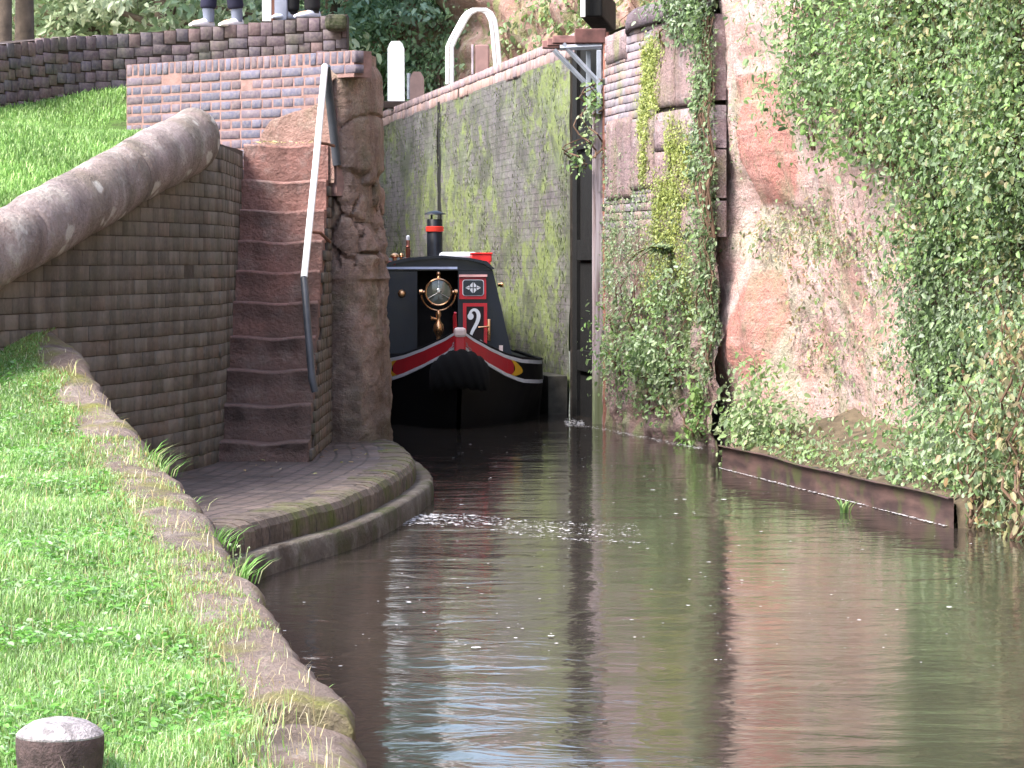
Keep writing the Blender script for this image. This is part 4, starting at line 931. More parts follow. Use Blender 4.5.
# front bulkhead with an open doorway: door (left leaf), dark opening, right panel
FY = FV + .0
def panel(name, out, mat, y0=FY, y1=FY + .05, parent=None):
    mb = MB(); mb.prism(out, 'y', y0, y1); return mb.build(name, mat, parent or boat)
panel('bulkhead_right', [(.18, .60), (.79, .60), (.567, 1.58), (.18, 1.58)], M['cabin_blue'])
panel('bulkhead_head', [(-.64, 1.583), (.566, 1.583), (.48, 1.668), (.30, 1.708), (0, RZ), (-.35, 1.705), (-.56, 1.66)], M['cabin_blue'])
panel('roof_lip', [(-.66, 1.60), (-.58, 1.68), (-.36, 1.728), (0, RZ + .015), (.32, 1.722), (.50, 1.685), (.585, 1.60), (.55, 1.60), (.47, 1.655), (.29, 1.70), (0, RZ - .012), (-.33, 1.695), (-.53, 1.655)], M['cabin_blue'], FY - .05, FY + .001)
door = panel('door', [(-.80, .62), (-.27, .62), (-.27, 1.575), (-.62, 1.575)], M['cabin_blue'], FY - .04, FY)
panel('pale_trim', [(-.62, 1.60), (.17, 1.60), (.17, 1.625), (-.61, 1.625)], simple('pale_blue_trim', (.42, .48, .68), .4), FY - .055, FY - .052 + .05)
mb = MB(); mb.lathe([(.008, -.08), (.03, -.075), (.045, -.05), (.03, -.045)], (-.44, FY, 1.33), 16, 'y'); mb.build('door_knob', M['brass'], door, True)
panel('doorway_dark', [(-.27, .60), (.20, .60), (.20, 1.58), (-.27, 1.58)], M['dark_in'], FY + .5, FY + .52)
# painted castle-style panels: red frame around black with scroll and diamond
def rect(x0, x1, z0, z1): return [(x0, z0), (x1, z0), (x1, z1), (x0, z1)]
rp = panel('upper_panel', rect(.195, .49, 1.27, 1.515), M['red_paint'], FY - .02, FY)
panel('upper_panel_cap', rect(.19, .50, 1.515, 1.54), simple('pink_trim', (.75, .42, .42), .4), FY - .04, FY, rp)
def rrect(x0, x1, z0, z1, r, n=5):
    P = []
    for cx, cz, a0 in ((x1 - r, z1 - r, 0), (x0 + r, z1 - r, 90), (x0 + r, z0 + r, 180), (x1 - r, z0 + r, 270)):
        for k in range(n + 1): a = R(a0 + 90 * k / n); P.append((cx + r * math.cos(a), cz + r * math.sin(a)))
    return P
panel('panel_line', rrect(.228, .465, 1.305, 1.485, .03), M['cream'], FY - .024, FY - .02, rp)
panel('panel_field', rrect(.236, .457, 1.313, 1.477, .025), simple('panel_black', (.03, .04, .05), .4), FY - .028, FY - .024, rp)
mb = MB(); cx, cz = .346, 1.395      # four-part pierced diamond
for sx in (-1, 1):
    for sz in (-1, 1):
        mb.prism([(cx + sx * .006, cz + sz * .004), (cx + sx * .006, cz + sz * .060), (cx + sx * .035, cz + sz * .028), (cx + sx * .030, cz + sz * .008)], 'y', FY - .032, FY - .028)
        mb.prism([(cx + sx * .036, cz + sz * .004), (cx + sx * .044, cz + sz * .024), (cx + sx * .085, cz + sz * .002)], 'y', FY - .032, FY - .028)
mb.build('diamond', M['cream'], rp)
lp = panel('lower_panel', rect(.235, .50, .64, 1.225), M['red_paint'], FY - .02, FY)
panel('panel_field', rect(.272, .463, .65, 1.19), simple('panel_dark_red', (.014, .006, .009), .4), FY - .024, FY - .02, lp)
S = []     # fat white scroll: hook at top, sweep down, ball terminal at foot
sc_pts = [(.345, 1.035, .024), (.345, 1.075, .020), (.365, 1.105, .018), (.40, 1.115, .022), (.432, 1.09, .028), (.445, 1.04, .030), (.43, .98, .028), (.405, .93, .026), (.375, .88, .024), (.355, .83, .022), (.345, .77, .020), (.345, .70, .016)]
sp, _ = resample([(x - .035, z + .045, w) for x, z, w in sc_pts], .012); sp = smooth_pts(sp, 6)
mb = MB(); P = []
for i, (x, z, w) in enumerate(sp):
    a = sp[max(i - 1, 0)]; b_ = sp[min(i + 1, len(sp) - 1)]; tx, tz = b_[0] - a[0], b_[1] - a[1]; l = math.hypot(tx, tz); nx, nz = -tz / l, tx / l
    w *= .72; P += [(x + nx * w, FY - .029, z + nz * w), (x - nx * w, FY - .029, z - nz * w)]
mb.add(P, [[2 * i, 2 * i + 1, 2 * i + 3, 2 * i + 2] for i in range(len(sp) - 1)])
for (x, z, r_) in ((.317, 1.08, .034), (.42, .785, .034)): mb.prism([(x + r_ * math.cos(g), z + r_ * 1.1 * math.sin(g)) for g in np.linspace(0, 2 * PI, 17)[:-1]], 'y', FY - .031, FY - .027)
mb.build('scroll', M['cream'], lp)
mb = MB(); mb.box((.52, FY - .02, .93), (.035, .03, .24), 0, ch=.006); mb.tube([(.52, FY - .05, .97), (.46, FY - .06, .965), (.40, FY - .055, .96)], .010, 8); mb.build('door_handle', M['brass'], lp, True)
panel('small_plate', rect(.635, .675, .69, .76), simple('plate', (.6, .5, .5), .5), FY - .012, FY)
panel('step_plate', rect(.66, .95, .585, .605), M['cream'], FY - .9, FY - .75)
# headlamp on its fork
lamp = tag(empty('headlamp', (0, 0, 0)), 'round brass headlamp in its fork'); lamp.parent = boat; lamp.location = (-.11, 1.75, .16); lamp.scale = (.86, .86, .86); del lamp["label"]
LZ = 1.395; r_ = .165
mb = MB(); mb.lathe([(.08, .17), (.14, .12), (.16, .04), (.168, .0), (.172, -.03), (.16, -.045), (.150, -.04), (.148, -.02), (.145, .06), (.10, .12), (.01, .14)], (0, 0, LZ), 36, 'y'); mb.build('lamp_rim', M['brass'], lamp, True)
gl = NT('lamp_glass'); gl.set((.10, .11, .09), .08, 0, .6); gl.b.inputs['Coat Weight'].default_value = .5
mb = MB(); mb.lathe([(.150, -.026), (.10, -.034), (.01, -.038)], (0, 0, LZ), 30, 'y'); mb.build('glass', gl.m, lamp, True)
mb = MB()
for g in (90, 210, 330): mb.tube([(0, -.045, LZ), (.15 * math.cos(R(g)), -.035, LZ + .15 * math.sin(R(g)))], .004, 6)
mb.lathe([(.02, -.055), (.03, -.045), (.03, -.035)], (0, 0, LZ + .02), 12, 'y'); mb.build('glass_bars', simple('silver', (.7, .7, .72), .3, .9), lamp, True)
mb = MB(); mb.tube([(.21 * math.cos(g), .02, LZ + .21 * math.sin(g) - .015) for g in np.linspace(-PI, 0, 20)], .010, 8); mb.build('fork', M['brass'], lamp, True)
for sd_ in (-1, 1):
    mb = MB(); mb.tube([(sd_ * .16, .02, LZ), (sd_ * .19, .02, LZ), (sd_ * .20, .02, LZ), (sd_ * .235, .02, LZ)], [.018, .02, .036, .032], 14); mb.build('side_knob', M['brass'], lamp, True)
mb = MB(); mb.lathe([(.018, LZ + .165), (.024, LZ + .18), (.014, LZ + .20), (.026, LZ + .225), (.020, LZ + .245), (.004, LZ + .25)], n=14); mb.build('top_knob', M['brass'], lamp, True)
mb = MB(); mb.lathe([(.055, .70), (.06, .74), (.03, .78), (.022, .84), (.045, .88), (.065, .93), (.06, .99), (.03, 1.03), (.02, 1.08), (.035, 1.11), (.03, 1.15), (.012, 1.18)], (0, .02, 0), 20); mb.tube([(0, .02, 1.06), (-.07, .02, 1.07), (-.09, .02, 1.07)], [.014, .02, .03], 10); mb.build('pedestal', M['brass'], lamp, True)
# chimney with red band and coolie-hat cap
ch = empty('chimney'); ch.parent = boat; ch.location = (-.04, FV + .6, 1.70); ch.scale = (1.18, 1.18, 1.05)
M['chimney'] = simple('chimney_black', (.012, .014, .02), .35, var=.4)
mb = MB(); mb.lathe([(.085, -.02), (.082, .0), (.075, .02), (.074, .43), (.07, .435)], n=28); mb.build('stack', M['chimney'], ch, True)
mb = MB(); mb.lathe([(.077, .30), (.085, .305), (.085, .355), (.077, .36)], n=28); mb.build('red_ring', simple('orange_red', (.75, .06, .04), .4), ch, True)
mb = MB(); mb.lathe([(.105, .485), (.10, .495), (.055, .515), (.01, .525)], n=28)
for g in range(3): mb.tube([(.06 * math.cos(g * 2.1), .06 * math.sin(g * 2.1), .42), (.06 * math.cos(g * 2.1), .06 * math.sin(g * 2.1), .495)], .006, 6)
mb.build('cap', M['chimney'], ch, True)
# roof furniture: mushroom vents, whistle, cover, red box
for (x, y, r_) in ((-.50, .35, .05), (-.42, .5, .03)):
    mb = MB(); mb.lathe([(r_ * .5, 1.68), (r_ * .5, 1.72), (r_, 1.735), (r_ * .95, 1.755), (r_ * .5, 1.775), (.004, 1.78)], (x, FV + y, 0), 20); mb.build('mushroom_vent', M['brass'], boat, True)
wh = empty('whistle'); wh.parent = boat; wh.location = (-.35, FV + .4, 1.71)
mb = MB(); mb.lathe([(.05, -.01), (.05, .01), (.02, .02), (.026, .05), (.028, .12), (.018, .125), (.03, .14), (.02, .155), (.022, .2), (.018, .21)], n=16); mb.build('body', simple('dark_brass', (.3, .12, .09), .35, .8), wh, True)
mb = MB(); mb.lathe([(.019, .21), (.022, .22), (.02, .255), (.008, .265)], n=16); mb.build('tip', M['cream'], wh, True)
def on_boat(x, y, z): 
    c_, s_ = math.cos(boat.rotation_euler.z), math.sin(boat.rotation_euler.z); return (boat.location.x + x * c_ - y * s_, boat.location.y + x * s_ + y * c_, z)
cov = tag(empty('folded_cover', on_boat(.22, FV + .9, 1.70), boat.rotation_euler.z), 'folded white cloth cover lying on the narrowboat roof', 'cover')
mb = MB(); mb.box((0, 0, .04), (.44, .9, .10), 0, ch=.045); mb.build('fabric', simple('white_cover', (.62, .66, .72), .7), cov, True)
rbx = tag(empty('roof_box', on_boat(.46, FV + .35, 1.68), boat.rotation_euler.z), 'small bright red box at the edge of the narrowboat roof', 'box')
mb = MB(); mb.box((0, 0, .04), (.22, .3, .085), 0, ch=.012); mb.build('body', simple('bright_red_box', (.65, .03, .03), .4), rbx)
mb = MB(); mb.box((0, 0, .092), (.235, .315, .02), 0, ch=.004); mb.build('lid', simple('bright_red_lid', (.68, .03, .03), .4), rbx)
mb = MB(); mb.tube([(.69, FV + .8, 1.42), (.74, FV + .78, 1.42), (.745, FV + .78, 1.42)], [.02, .03, .02], 10); mb.build('side_light', M['brass'], boat, True)
# forward well side boards
mb = MB(); mb.box((0, 2.9, .63), (1.3, .04, .10), 0, ch=.01); mb.build('well_step', M['hull_black'], boat)

# ================================================================== PLANTS
def clumps_on(surf, regions, name, label, category, group=None, palette=IVY, size=(.05, .09), thick=.18, stems=True, facing=.6, droop=.35, aspect=.7, stemw=.12):
    """surf(s, z, off) -> point, normal; regions: list of (s0, s1, z0, z1, number of leaves)"""
    root = tag(empty(name, (0, 0, 0)), label, category, group); parts = []; first = None; stem = MB()
    for (s0, s1, z0, z1, n) in regions:
        n = int(n * (1.8 if n > 400 else 1)); ls = .82 if size[1] < .1 else 1.
        nc = max(3, n // (70 if n > 5000 else 45)); C = np.stack([RNG.uniform(s0, s1, nc), RNG.uniform(z0, z1, nc)], 1)
        k = RNG.integers(0, nc, n); sr = (s1 - s0) * .10 + .06; zr = (z1 - z0) * .06 + .08
        s_ = C[k, 0] + RNG.normal(0, sr * .7, n); z_ = C[k, 1] + RNG.normal(0, zr * .7, n); th = RNG.uniform(.2, 1, nc)[k] * thick
        n_ = n; P = np.zeros((n, 3)); N = np.zeros((n, 3)); cols = pick(palette, nc, .25)[k] * .5 + pick(palette, n) * .5
        for i in range(n):
            p, nn = surf(s_[i], max(z_[i], .02), RNG.uniform(.0, th[i])); P[i] = p; N[i] = (nn.x, nn.y, 0)
        if first is None: first = P[0].copy()
        N = N * facing + RNG.normal(0, .42, (n, 3)); N[:, 2] += .35
        parts.append(leaf_mesh(P, N, (size[0] * .6 + (size[1] * 1.15 - size[0] * .6) * RNG.random(n) ** 1.8) * ls, cols, aspect, droop))
        if stems:
            for q in range(max(2, nc // 5)):
                ss = random.uniform(s0, s1); pts = []
                for j in range(10):
                    zz_ = z0 + (z1 - z0) * j / 9; pts.append(surf(ss + stemw * math.sin(j * .9 + q), max(zz_, .01), .02 + .03 * (j % 3))[0])
                stem.tube(pts, [.012 - .0009 * j for j in range(10)], 5)
    root.location = Vector(first) * 1.0; root.location.z = min(r[2] for r in regions)
    V, F, Cc = cat(parts); local(fast_mesh('foliage', V, F, M['leaf'], cols=Cc), root)
    if stems and stem.v: local(stem.build('stem', M['twig']), root)
    return root
M['twig'] = simple('twig', (.12, .075, .05), .8)
csx = cliff_s
# the big ivy and bramble mass on the right: separate plants
def cl(s, z, o=0): return cliff_pt(s, z, o)
def px2s(px, z=1.5): return cliff_s(px, z)
BIG = [
 ('ivy', 'dense dark green ivy covering the upper cliff at the right', 'ivy', [(px2s(925, 3), px2s(1040, 3), 1.7, 5.2, 18000), (px2s(880, 3), px2s(940, 3), 2.3, 5.0, 4200), (px2s(1000, 2), px2s(1040, 2) + 1.2, .9, 5, 4800), (px2s(1040, 2) + 1.0, px2s(1040, 2) + 6, .6, 5.5, 6500)], IVY + BRIGHT[:2] + DRY[1:2], (.035, .075), .62, .35),
 ('ivy', 'dark trailing ivy hanging over the middle of the cliff right of the pale rock', 'ivy', [(px2s(922, 1.2), px2s(990, 1.2), .75, 2.1, 3400), (px2s(940, 1), px2s(1040, 1) + 1, .5, 1.4, 4500)], IVY + PALE[:2], (.035, .068), .45, .6),
 ('overhanging_shrub', 'bright green leafy shrub hanging over the red rock at the top right', 'shrub', [(px2s(800, 3.2), px2s(890, 3.2), 2.95, 4.6, 3400), (px2s(850, 3), px2s(900, 3), 2.5, 3.2, 600), (px2s(795, 3), px2s(830, 3), 2.6, 3.9, 260)], BRIGHT + IVY[:4] + PALE[:2], (.04, .085), .65, .35),
 ('creeper', 'sparse pale creeper straggling across the pale rock face', 'creeper', [(px2s(800, 1.5), px2s(915, 1.5), .4, 2.2, 1100), (px2s(735, 2), px2s(890, 2), 1.75, 2.1, 650), (px2s(740, 2), px2s(800, 2), .3, 3.6, 160)], PALE + DRY[:2] + BRIGHT[:1], (.03, .055), .10, .5),
]
for nm, lb, ct, reg, pal, sz, th, dr in BIG: clumps_on(cl, reg, nm, lb, ct, None, pal, sz, th, nm != 'creeper', .6, dr)
def led(s_, z, o=0):      # the planted ledge behind the steel edging; s along it, o back towards the cliff
    y = 24.5 - 5.5 * s_; x = 1.78 + 1.06 * s_; return Vector((x + o + .02, y, z)), Vector((-.95, -.3, 0))
clumps_on(led, [(-.08, .10, .10, .55, 900), (-.02, .14, .3, .85, 350)], 'nettle_patch', 'pale green nettle patch above the far end of the steel edging', 'plant', None, PALE + BRIGHT, (.05, .085), .6, False, .5, .3)
clumps_on(led, [(.12, .62, .14, .26, 1100), (.2, .6, .3, .45, 120)], 'trailing_plant', 'low trailing greenery along the middle of the steel edging', 'plant', None, PALE + BRIGHT[:2] + DRY[:1] + IVY[:2], (.03, .06), .6, False, .5, .4)
clumps_on(led, [(.6, 1.0, .12, .55, 1900), (.8, 1.05, .4, .9, 700)], 'leafy_shrub', 'leafy green shrub leaning over the near end of the steel edging', 'shrub', None, BRIGHT + IVY + PALE, (.04, .075), .7, False, .5, .35)
clumps_on(led, [(.98, 1.45, .0, .9, 2600), (1.05, 1.5, .5, 1.5, 1600)], 'bramble', 'brown and green bramble tangle overhanging the water at the right edge', 'bramble', None, DRY + PALE[:2] + IVY[:3], (.04, .08), .8, True, .5, .8, .7, .02)
# ivy strip between masonry and cliff, ivy on the masonry top
def ma(s, z, o=0): return mas_pt(s, z, o)
clumps_on(ma, [(ms(668), MPs[-1] + .0, 3.72, 4.35, 1100)], 'ivy', 'dark ivy tumbling over the top of the masonry wall', 'ivy', None, IVY, (.05, .085), .35)
clumps_on(ma, [(ms(618), ms(690), .55, 1.55, 1500), (ms(640), ms(680), .25, .95, 900)], 'leafy_shrub', 'pale green leafy shrub growing from the lower masonry wall', 'shrub', None, PALE + IVY[3:] + BRIGHT[:2], (.04, .075), .36, True, .6, .3)
clumps_on(ma, [(ms(690), ms(712), .08, .55, 330)], 'small_fern', 'small bright fern at the water right of the dark wall hole', 'fern', None, BRIGHT, (.05, .09), .2)
clumps_on(ma, [(ms(603), ms(650), .35, 2.8, 4500), (ms(650), ms(690), .9, 2.2, 1800), (ms(690), ms(714), .6, 2.3, 1600)], 'wall_creeper', 'thin pale creeper clinging to the masonry wall', 'creeper', None, PALE + IVY[3:], (.02, .04), .04, False)
clumps_on(ma, [(ms(698), MPs[-1] + .05, 1.9, 3.9, 1500), (ms(702), MPs[-1] + .1, .7, 2.0, 700)], 'ivy', 'ivy column draping the right end of the masonry wall down beside the red rock', 'ivy', None, IVY + PALE[:2], (.035, .07), .16)
def moss(label, reg, th=.05): return clumps_on(ma, reg, 'moss_clump', label, 'moss', 'moss on the masonry wall', MOSSY, (.015, .035), th, False, .8, .8, 1.)
moss('yellow green moss streak hanging from under the dark coping', [(ms(640), ms(650), 2.5, 3.25, 2400), (ms(645), ms(660), 3.2, 3.75, 2400), (ms(652), ms(664), 3.62, 3.80, 700)])
moss('yellow green moss cushion on the stones beside the fern', [(ms(655), ms(680), 1.95, 2.45, 3000), (ms(668), ms(684), 2.4, 2.95, 1400), (ms(684), ms(698), 2.3, 2.9, 1200), (ms(648), ms(690), 1.2, 2.0, 1800)], .06)
# fern: arching fronds
fern = tag(empty('hart_fern', (0, 0, 0)), 'pale arching fern on the masonry wall below the moss', 'fern')
parts = []; stem = MB(); c0, nn = mas_pt(ms(676), 1.78, .05)
fern.location = c0
for k in range(16):
    a = random.uniform(-1.4, 1.4); L = random.uniform(.3, .55); dirn = Vector((-nn.y * 0 + nn.x * .6, nn.y * .6 + math.sin(a), 0)) ; tpts = []
    for j in range(12):
        q = j / 11; tpts.append(c0 + Vector((nn.x * .35 * q * L + math.sin(a) * q * L * .6, math.sin(a) * q * L, (.5 * q - .75 * q * q) * L)))
    stem.tube(tpts, .004, 4)
    for j in range(1, 12):
        for sgn in (-1, 1):
            P = np.array([tpts[j]] * 2); N = np.array([[nn.x, nn.y, .8]] * 2); parts.append(leaf_mesh(P, N, np.array([.07, .06]) * (1.1 - j / 14), pick(PALE + MOSSY[:1], 2), .35, .1))
V, F, Cc = cat(parts); local(fast_mesh('frond', V, F, M['leaf'], cols=Cc), fern); local(stem.build('stem', M['twig']), fern)
# small plant growing at the bracket, leaves hanging
def free(c, r):
    def f(s, z, o=0): return Vector((c[0] + s, c[1] + random.gauss(0, r), z)), Vector((-.6, -.8, 0))
    return f
c1 = at(578, 140, 31.0)
clumps_on(free(c1, .08), [(.02, .16, 2.75, 3.5, 110), (-.10, .06, 2.65, 3.0, 50), (.1, .2, 3.2, 3.6, 60)], 'hanging_weed', 'fresh green weed hanging down beside the steel bracket', 'plant', None, BRIGHT + PALE, (.05, .09), .02)
# moss tufts as hanging strings on the chamber wall
def cw(s, z, o=0): return Vector(wall_pt(s, z, o)), Vector((-.987, -.162, 0))
n = 14000; ty = RNG.uniform(Y0, 50, n); tz = RNG.uniform(.3, 3.9, n); keep = np.array([fbm(a * 1.3, 3, b * .6, 4) for a, b in zip(ty, tz)]) + RNG.normal(0, .25, n) + .15 * (ty < 35) > .22
ty, tz = ty[keep], tz[keep]; P = np.array([wall_pt(a, b, .03) for a, b in zip(ty, tz)]); N = np.tile([-.987, -.162, .1], (len(ty), 1)) + RNG.normal(0, .15, (len(ty), 3))
V, F, Cc = leaf_mesh(P, N, RNG.uniform(.02, .06, len(ty)), pick([(.16, .20, .09), (.12, .15, .08), (.21, .26, .10), (.09, .11, .06), (.2, .22, .15)], len(ty)), .28, 3.0, .3)
o = fast_mesh('hanging_moss', V, F, M['leaf'], cols=Cc); local(o, cham); o["kind"] = 'stuff'
# reed weed in the water by the edging, seedling and edge grass tufts
def tuft(name, label, c, n, h, spread, pal, w=.006, group=None, category='plant', lean=(0, 0)):
    root = tag(empty(name, c), label, category, group); V = []; F = []; C = []
    for i in range(n):
        a = random.uniform(0, 2 * PI); r = random.random() * spread; hh = h * random.uniform(.5, 1.1); b = Vector((r * math.cos(a), r * math.sin(a), -.02)); d = Vector((math.cos(a) * .5 + lean[0], math.sin(a) * .5 + lean[1], 0)); side = Vector((-math.sin(a), math.cos(a), 0)) * w
        k = len(V); 
        for q, ww in ((0, 1), (.4, .9), (.75, .6), (1, .05)):
            p = b + d * hh * q ** 2 * .9 + Vector((0, 0, hh * (q - .35 * q * q))); V += [p + side * ww * .5, p - side * ww * .5]
        F += [[k, k + 1, k + 3, k + 2], [k + 2, k + 3, k + 5, k + 4], [k + 4, k + 5, k + 7, k + 6]]; c_ = pick(pal, 1)[0]; C += [c_] * 3
    fast_mesh('blades', np.array([tuple(v) for v in V]), np.array(F), M['grass'], root, cols=np.array(C)); return root
GR = [(.13, .32, .05), (.18, .40, .07), (.10, .25, .04), (.24, .42, .12)]
w_ = at(843, 512, 20.2); w_.z = 0
tuft('water_weed', 'small bright weed sprouting from the water near the steel edging', w_, 14, .16, .05, BRIGHT, .022)
k = 0
TF = [(11.4, .16, 'tallest grass tuft on the bank coping, nearest the water bend'), (12.2, .15, 'grass tuft leaning over the coping towards the brick landing'), (14.3, .16, 'feathery grass tuft at the middle of the bank coping'), (14.75, .17, 'grass tuft on the coping where the wing wall foot shows behind'), (9.55, .05, 'tiny grass tuft in the joint of the nearest coping stones'), (13.2, .10, 'low straggling grass tuft on the coping above the landing corner')]
for y, h, lb in TF: tuft('grass_tuft', lb, (float(Cx(y)) - .02 - .05 * (h < .1), y, float(Cz(y)) - .06), 46 if h > .1 else 12, h, .10, GR + [(.35, .38, .18)], .006, 'grass tufts on the coping', 'grass', (.35, 0))
# seed stalk plant
w_ = Vector((float(Cx(11.9)) + .03, 11.9, .32)); sdl = tag(empty('seed_stalk', w_), 'thin pale seeding weed stalk rising beside the coping edge', 'plant')
mb = MB()
for a in (-.03, .0, .03): mb.tube([(0, 0, 0), (a * .6, 0, .12), (a + .01, 0, .24)], .0022, 4)
mb.build('stem', simple('stalk', (.2, .26, .12)), sdl)
n = 70; P = np.stack([RNG.normal(.0, .016, n), RNG.normal(0, .01, n), RNG.uniform(.06, .26, n)], 1); V, F, Cc = leaf_mesh(P, RNG.normal(size=(n, 3)), RNG.uniform(.008, .016, n), pick(PALE, n), .6); fast_mesh('seed_head', V, F, M['leaf'], sdl, cols=Cc)

# ---- lawns (uncountable): blades in numpy
def blades(name, X, Y, Z, h, w, pal, lean=.5, cols=None):
    n = len(X); a = RNG.uniform(0, 2 * PI, n); d = np.stack([np.cos(a), np.sin(a), np.zeros(n)], 1) * (RNG.uniform(0, lean, n) * h)[:, None]
    b = np.stack([X, Y, Z], 1); sd_ = np.stack([-np.sin(a), np.cos(a), np.zeros(n)], 1) * (w / 2)[:, None]
    mid = b + d * .35; mid[:, 2] += h * .6; tip = b + d; tip[:, 2] += h * RNG.uniform(.6, 1., n)
    V = np.stack([b + sd_, b - sd_, mid - sd_ * .8, mid + sd_ * .8, tip], 1).reshape(-1, 3); i = np.arange(n)[:, None] * 5
    F = np.concatenate([i + [[0, 1, 2]], i + [[0, 2, 3]], i + [[3, 2, 4]]], 1).reshape(-1, 3)
    c = pick(pal, n) if cols is None else cols; o = fast_mesh(name, V, F, M['grass'], cols=np.repeat(c, 3, axis=0)); o["kind"] = 'stuff'; return o
n = 185000; yy = 7.2 + (18 - 7.2) * RNG.random(n) ** 1.15; cx = Cx(yy); left = np.minimum((-230 - 512) * yy / 3000, cx - .5); left = np.maximum(left, np.where(yy > 14.2, np.interp(yy, wwy, wwx), -99)); edge = cx - .27 + .03 * np.sin(yy * 5) + RNG.normal(0, .04, n)
edge = np.where((yy > 9.9) & (yy < 15.0), edge + .15 * np.clip((yy - 9.9) / .6, 0, 1) + .05 * np.sin(yy * 4.3) + RNG.exponential(.04, n), edge)
xx = left + (edge - left) * RNG.random(n); ok = xx < cx - .03; xx, yy = xx[ok], yy[ok]; n = len(xx)
def grass_z(x, y): return np.where(Cx(y) - x < .36, np.maximum(lawn_z(x, y), Cz(y) - .012 - .02 * (Cx(y) - x < .08)), lawn_z(x, y))
def vnoise(x, y, f): return np.array([mn.noise(Vector((a * f, b * f, 0))) for a, b in zip(x, y)])
v = vnoise(xx, yy, 2.2); hh = RNG.uniform(.022, .05, n) * (1 + .6 * v); dist = np.clip(Cx(yy) - xx, 0, 1); hh *= np.clip(.55 + dist, .5, 1)
cols = pick([(.20, .38, .10), (.26, .45, .13), (.16, .31, .08), (.32, .49, .18), (.44, .56, .33)], n) * (1 + .35 * v)[:, None]
dry = RNG.random(n) < np.clip(.55 - dist, 0, .5) + .35 * np.clip(v - .25, 0, 1) + .03 ; cols[dry] = pick([(.3, .3, .12), (.26, .34, .1), (.32, .24, .1)], int(dry.sum()))
o = blades('lawn_grass', xx, yy, grass_z(xx, yy) - .004, hh, RNG.uniform(.0025, .0045, n) * (yy / 10), [], .9, np.clip(cols, 0, 1)); 
n = 1500; y5 = 7.6 + 9.6 * RNG.random(n) ** 1.3; x5 = Cx(y5) - .08 - RNG.exponential(.45, n); k = x5 > np.where(y5 > 14.2, np.interp(y5, wwy, wwx) + .1, -99); x5, y5 = x5[k], y5[k]; n = len(x5)
blades('dry_stalks', x5, y5, grass_z(x5, y5), RNG.uniform(.04, .10, n), RNG.uniform(.002, .004, n) * y5 / 10, [(.5, .45, .26), (.42, .34, .18), (.3, .4, .12), (.55, .5, .35)], 1.2)
# broad clover and plantain leaves among the grass
n = 16000; yy = 7.4 + 10 * RNG.random(n) ** 1.3; cx = Cx(yy); left = np.maximum((-40 - 512) * yy / 3000, np.where(yy > 14.2, np.interp(yy, wwy, wwx), -99)); xx = left + (cx - .3 - left) * RNG.random(n)
k = vnoise(xx, yy, 1.7) + RNG.normal(0, .2, n) > .05; xx, yy = xx[k], yy[k]; n = len(xx); P = np.stack([xx, yy, lawn_z(xx, yy) + RNG.uniform(.008, .035, n)], 1); N = RNG.normal(0, .35, (n, 3)); N[:, 2] += 1
V, F, Cc = leaf_mesh(P, N, RNG.uniform(.014, .034, n), pick([(.11, .30, .05), (.17, .38, .08), (.3, .46, .24), (.14, .34, .05)], n), .7, 0); o = fast_mesh('lawn_clover', V, F, M['grass'], cols=Cc); o["kind"] = 'stuff'
n = 88000; yy = 16.5 + 10.6 * RNG.random(n); ex = np.interp(yy, np.append(wwy[:-1], 26.6), np.append(wwx[:-1], -2.9)) - .16; ex = np.where(yy > 24.8, ex + np.minimum((yy - 24.8), .3), ex); left = (-230 - 512) * yy / 3000; xx = left + (ex - left) * RNG.random(n)
bare = (vnoise(xx, yy, 1.5) > -.1) & (np.abs(xx + 3.05) < .35) & (yy > 23.2); k = (xx < ex) & ~bare; 
dwall = np.interp(xx, [p[0] for p in DPr], [p[1] for p in DPr]) - .12; k &= yy < dwall; xx, yy = xx[k], yy[k]; n = len(xx); v = vnoise(xx, yy, 1.3)
o = blades('bank_grass', xx, yy, up_z(xx, yy) - .004, RNG.uniform(.035, .075, n), RNG.uniform(.006, .011, n), [], .8, np.clip(pick([(.19, .36, .09), (.25, .42, .11), (.15, .28, .07), (.33, .48, .18)], n) * (1 + .4 * v)[:, None], 0, 1))
# dead leaves and straw on steps head, landing, lawn
n = 60; P = np.concatenate([np.stack([RNG.uniform(-2.0, -1.5, 34), RNG.uniform(23.2, 23.5, 34), np.full(34, zstair + .01)], 1), np.stack([RNG.uniform(-1.9, -.8, 26), RNG.uniform(19.5, 22.5, 26), np.full(26, .292)], 1)])
N = RNG.normal(0, .25, (n, 3)); N[:, 2] += 1; V, F, Cc = leaf_mesh(P, N, RNG.uniform(.02, .05, n), pick([(.5, .42, .3), (.4, .3, .15), (.3, .17, .1), (.5, .5, .2)], n), .5, 0); o = fast_mesh('fallen_leaves', V, F, M['leaf'], cols=Cc); o["kind"] = 'stuff'

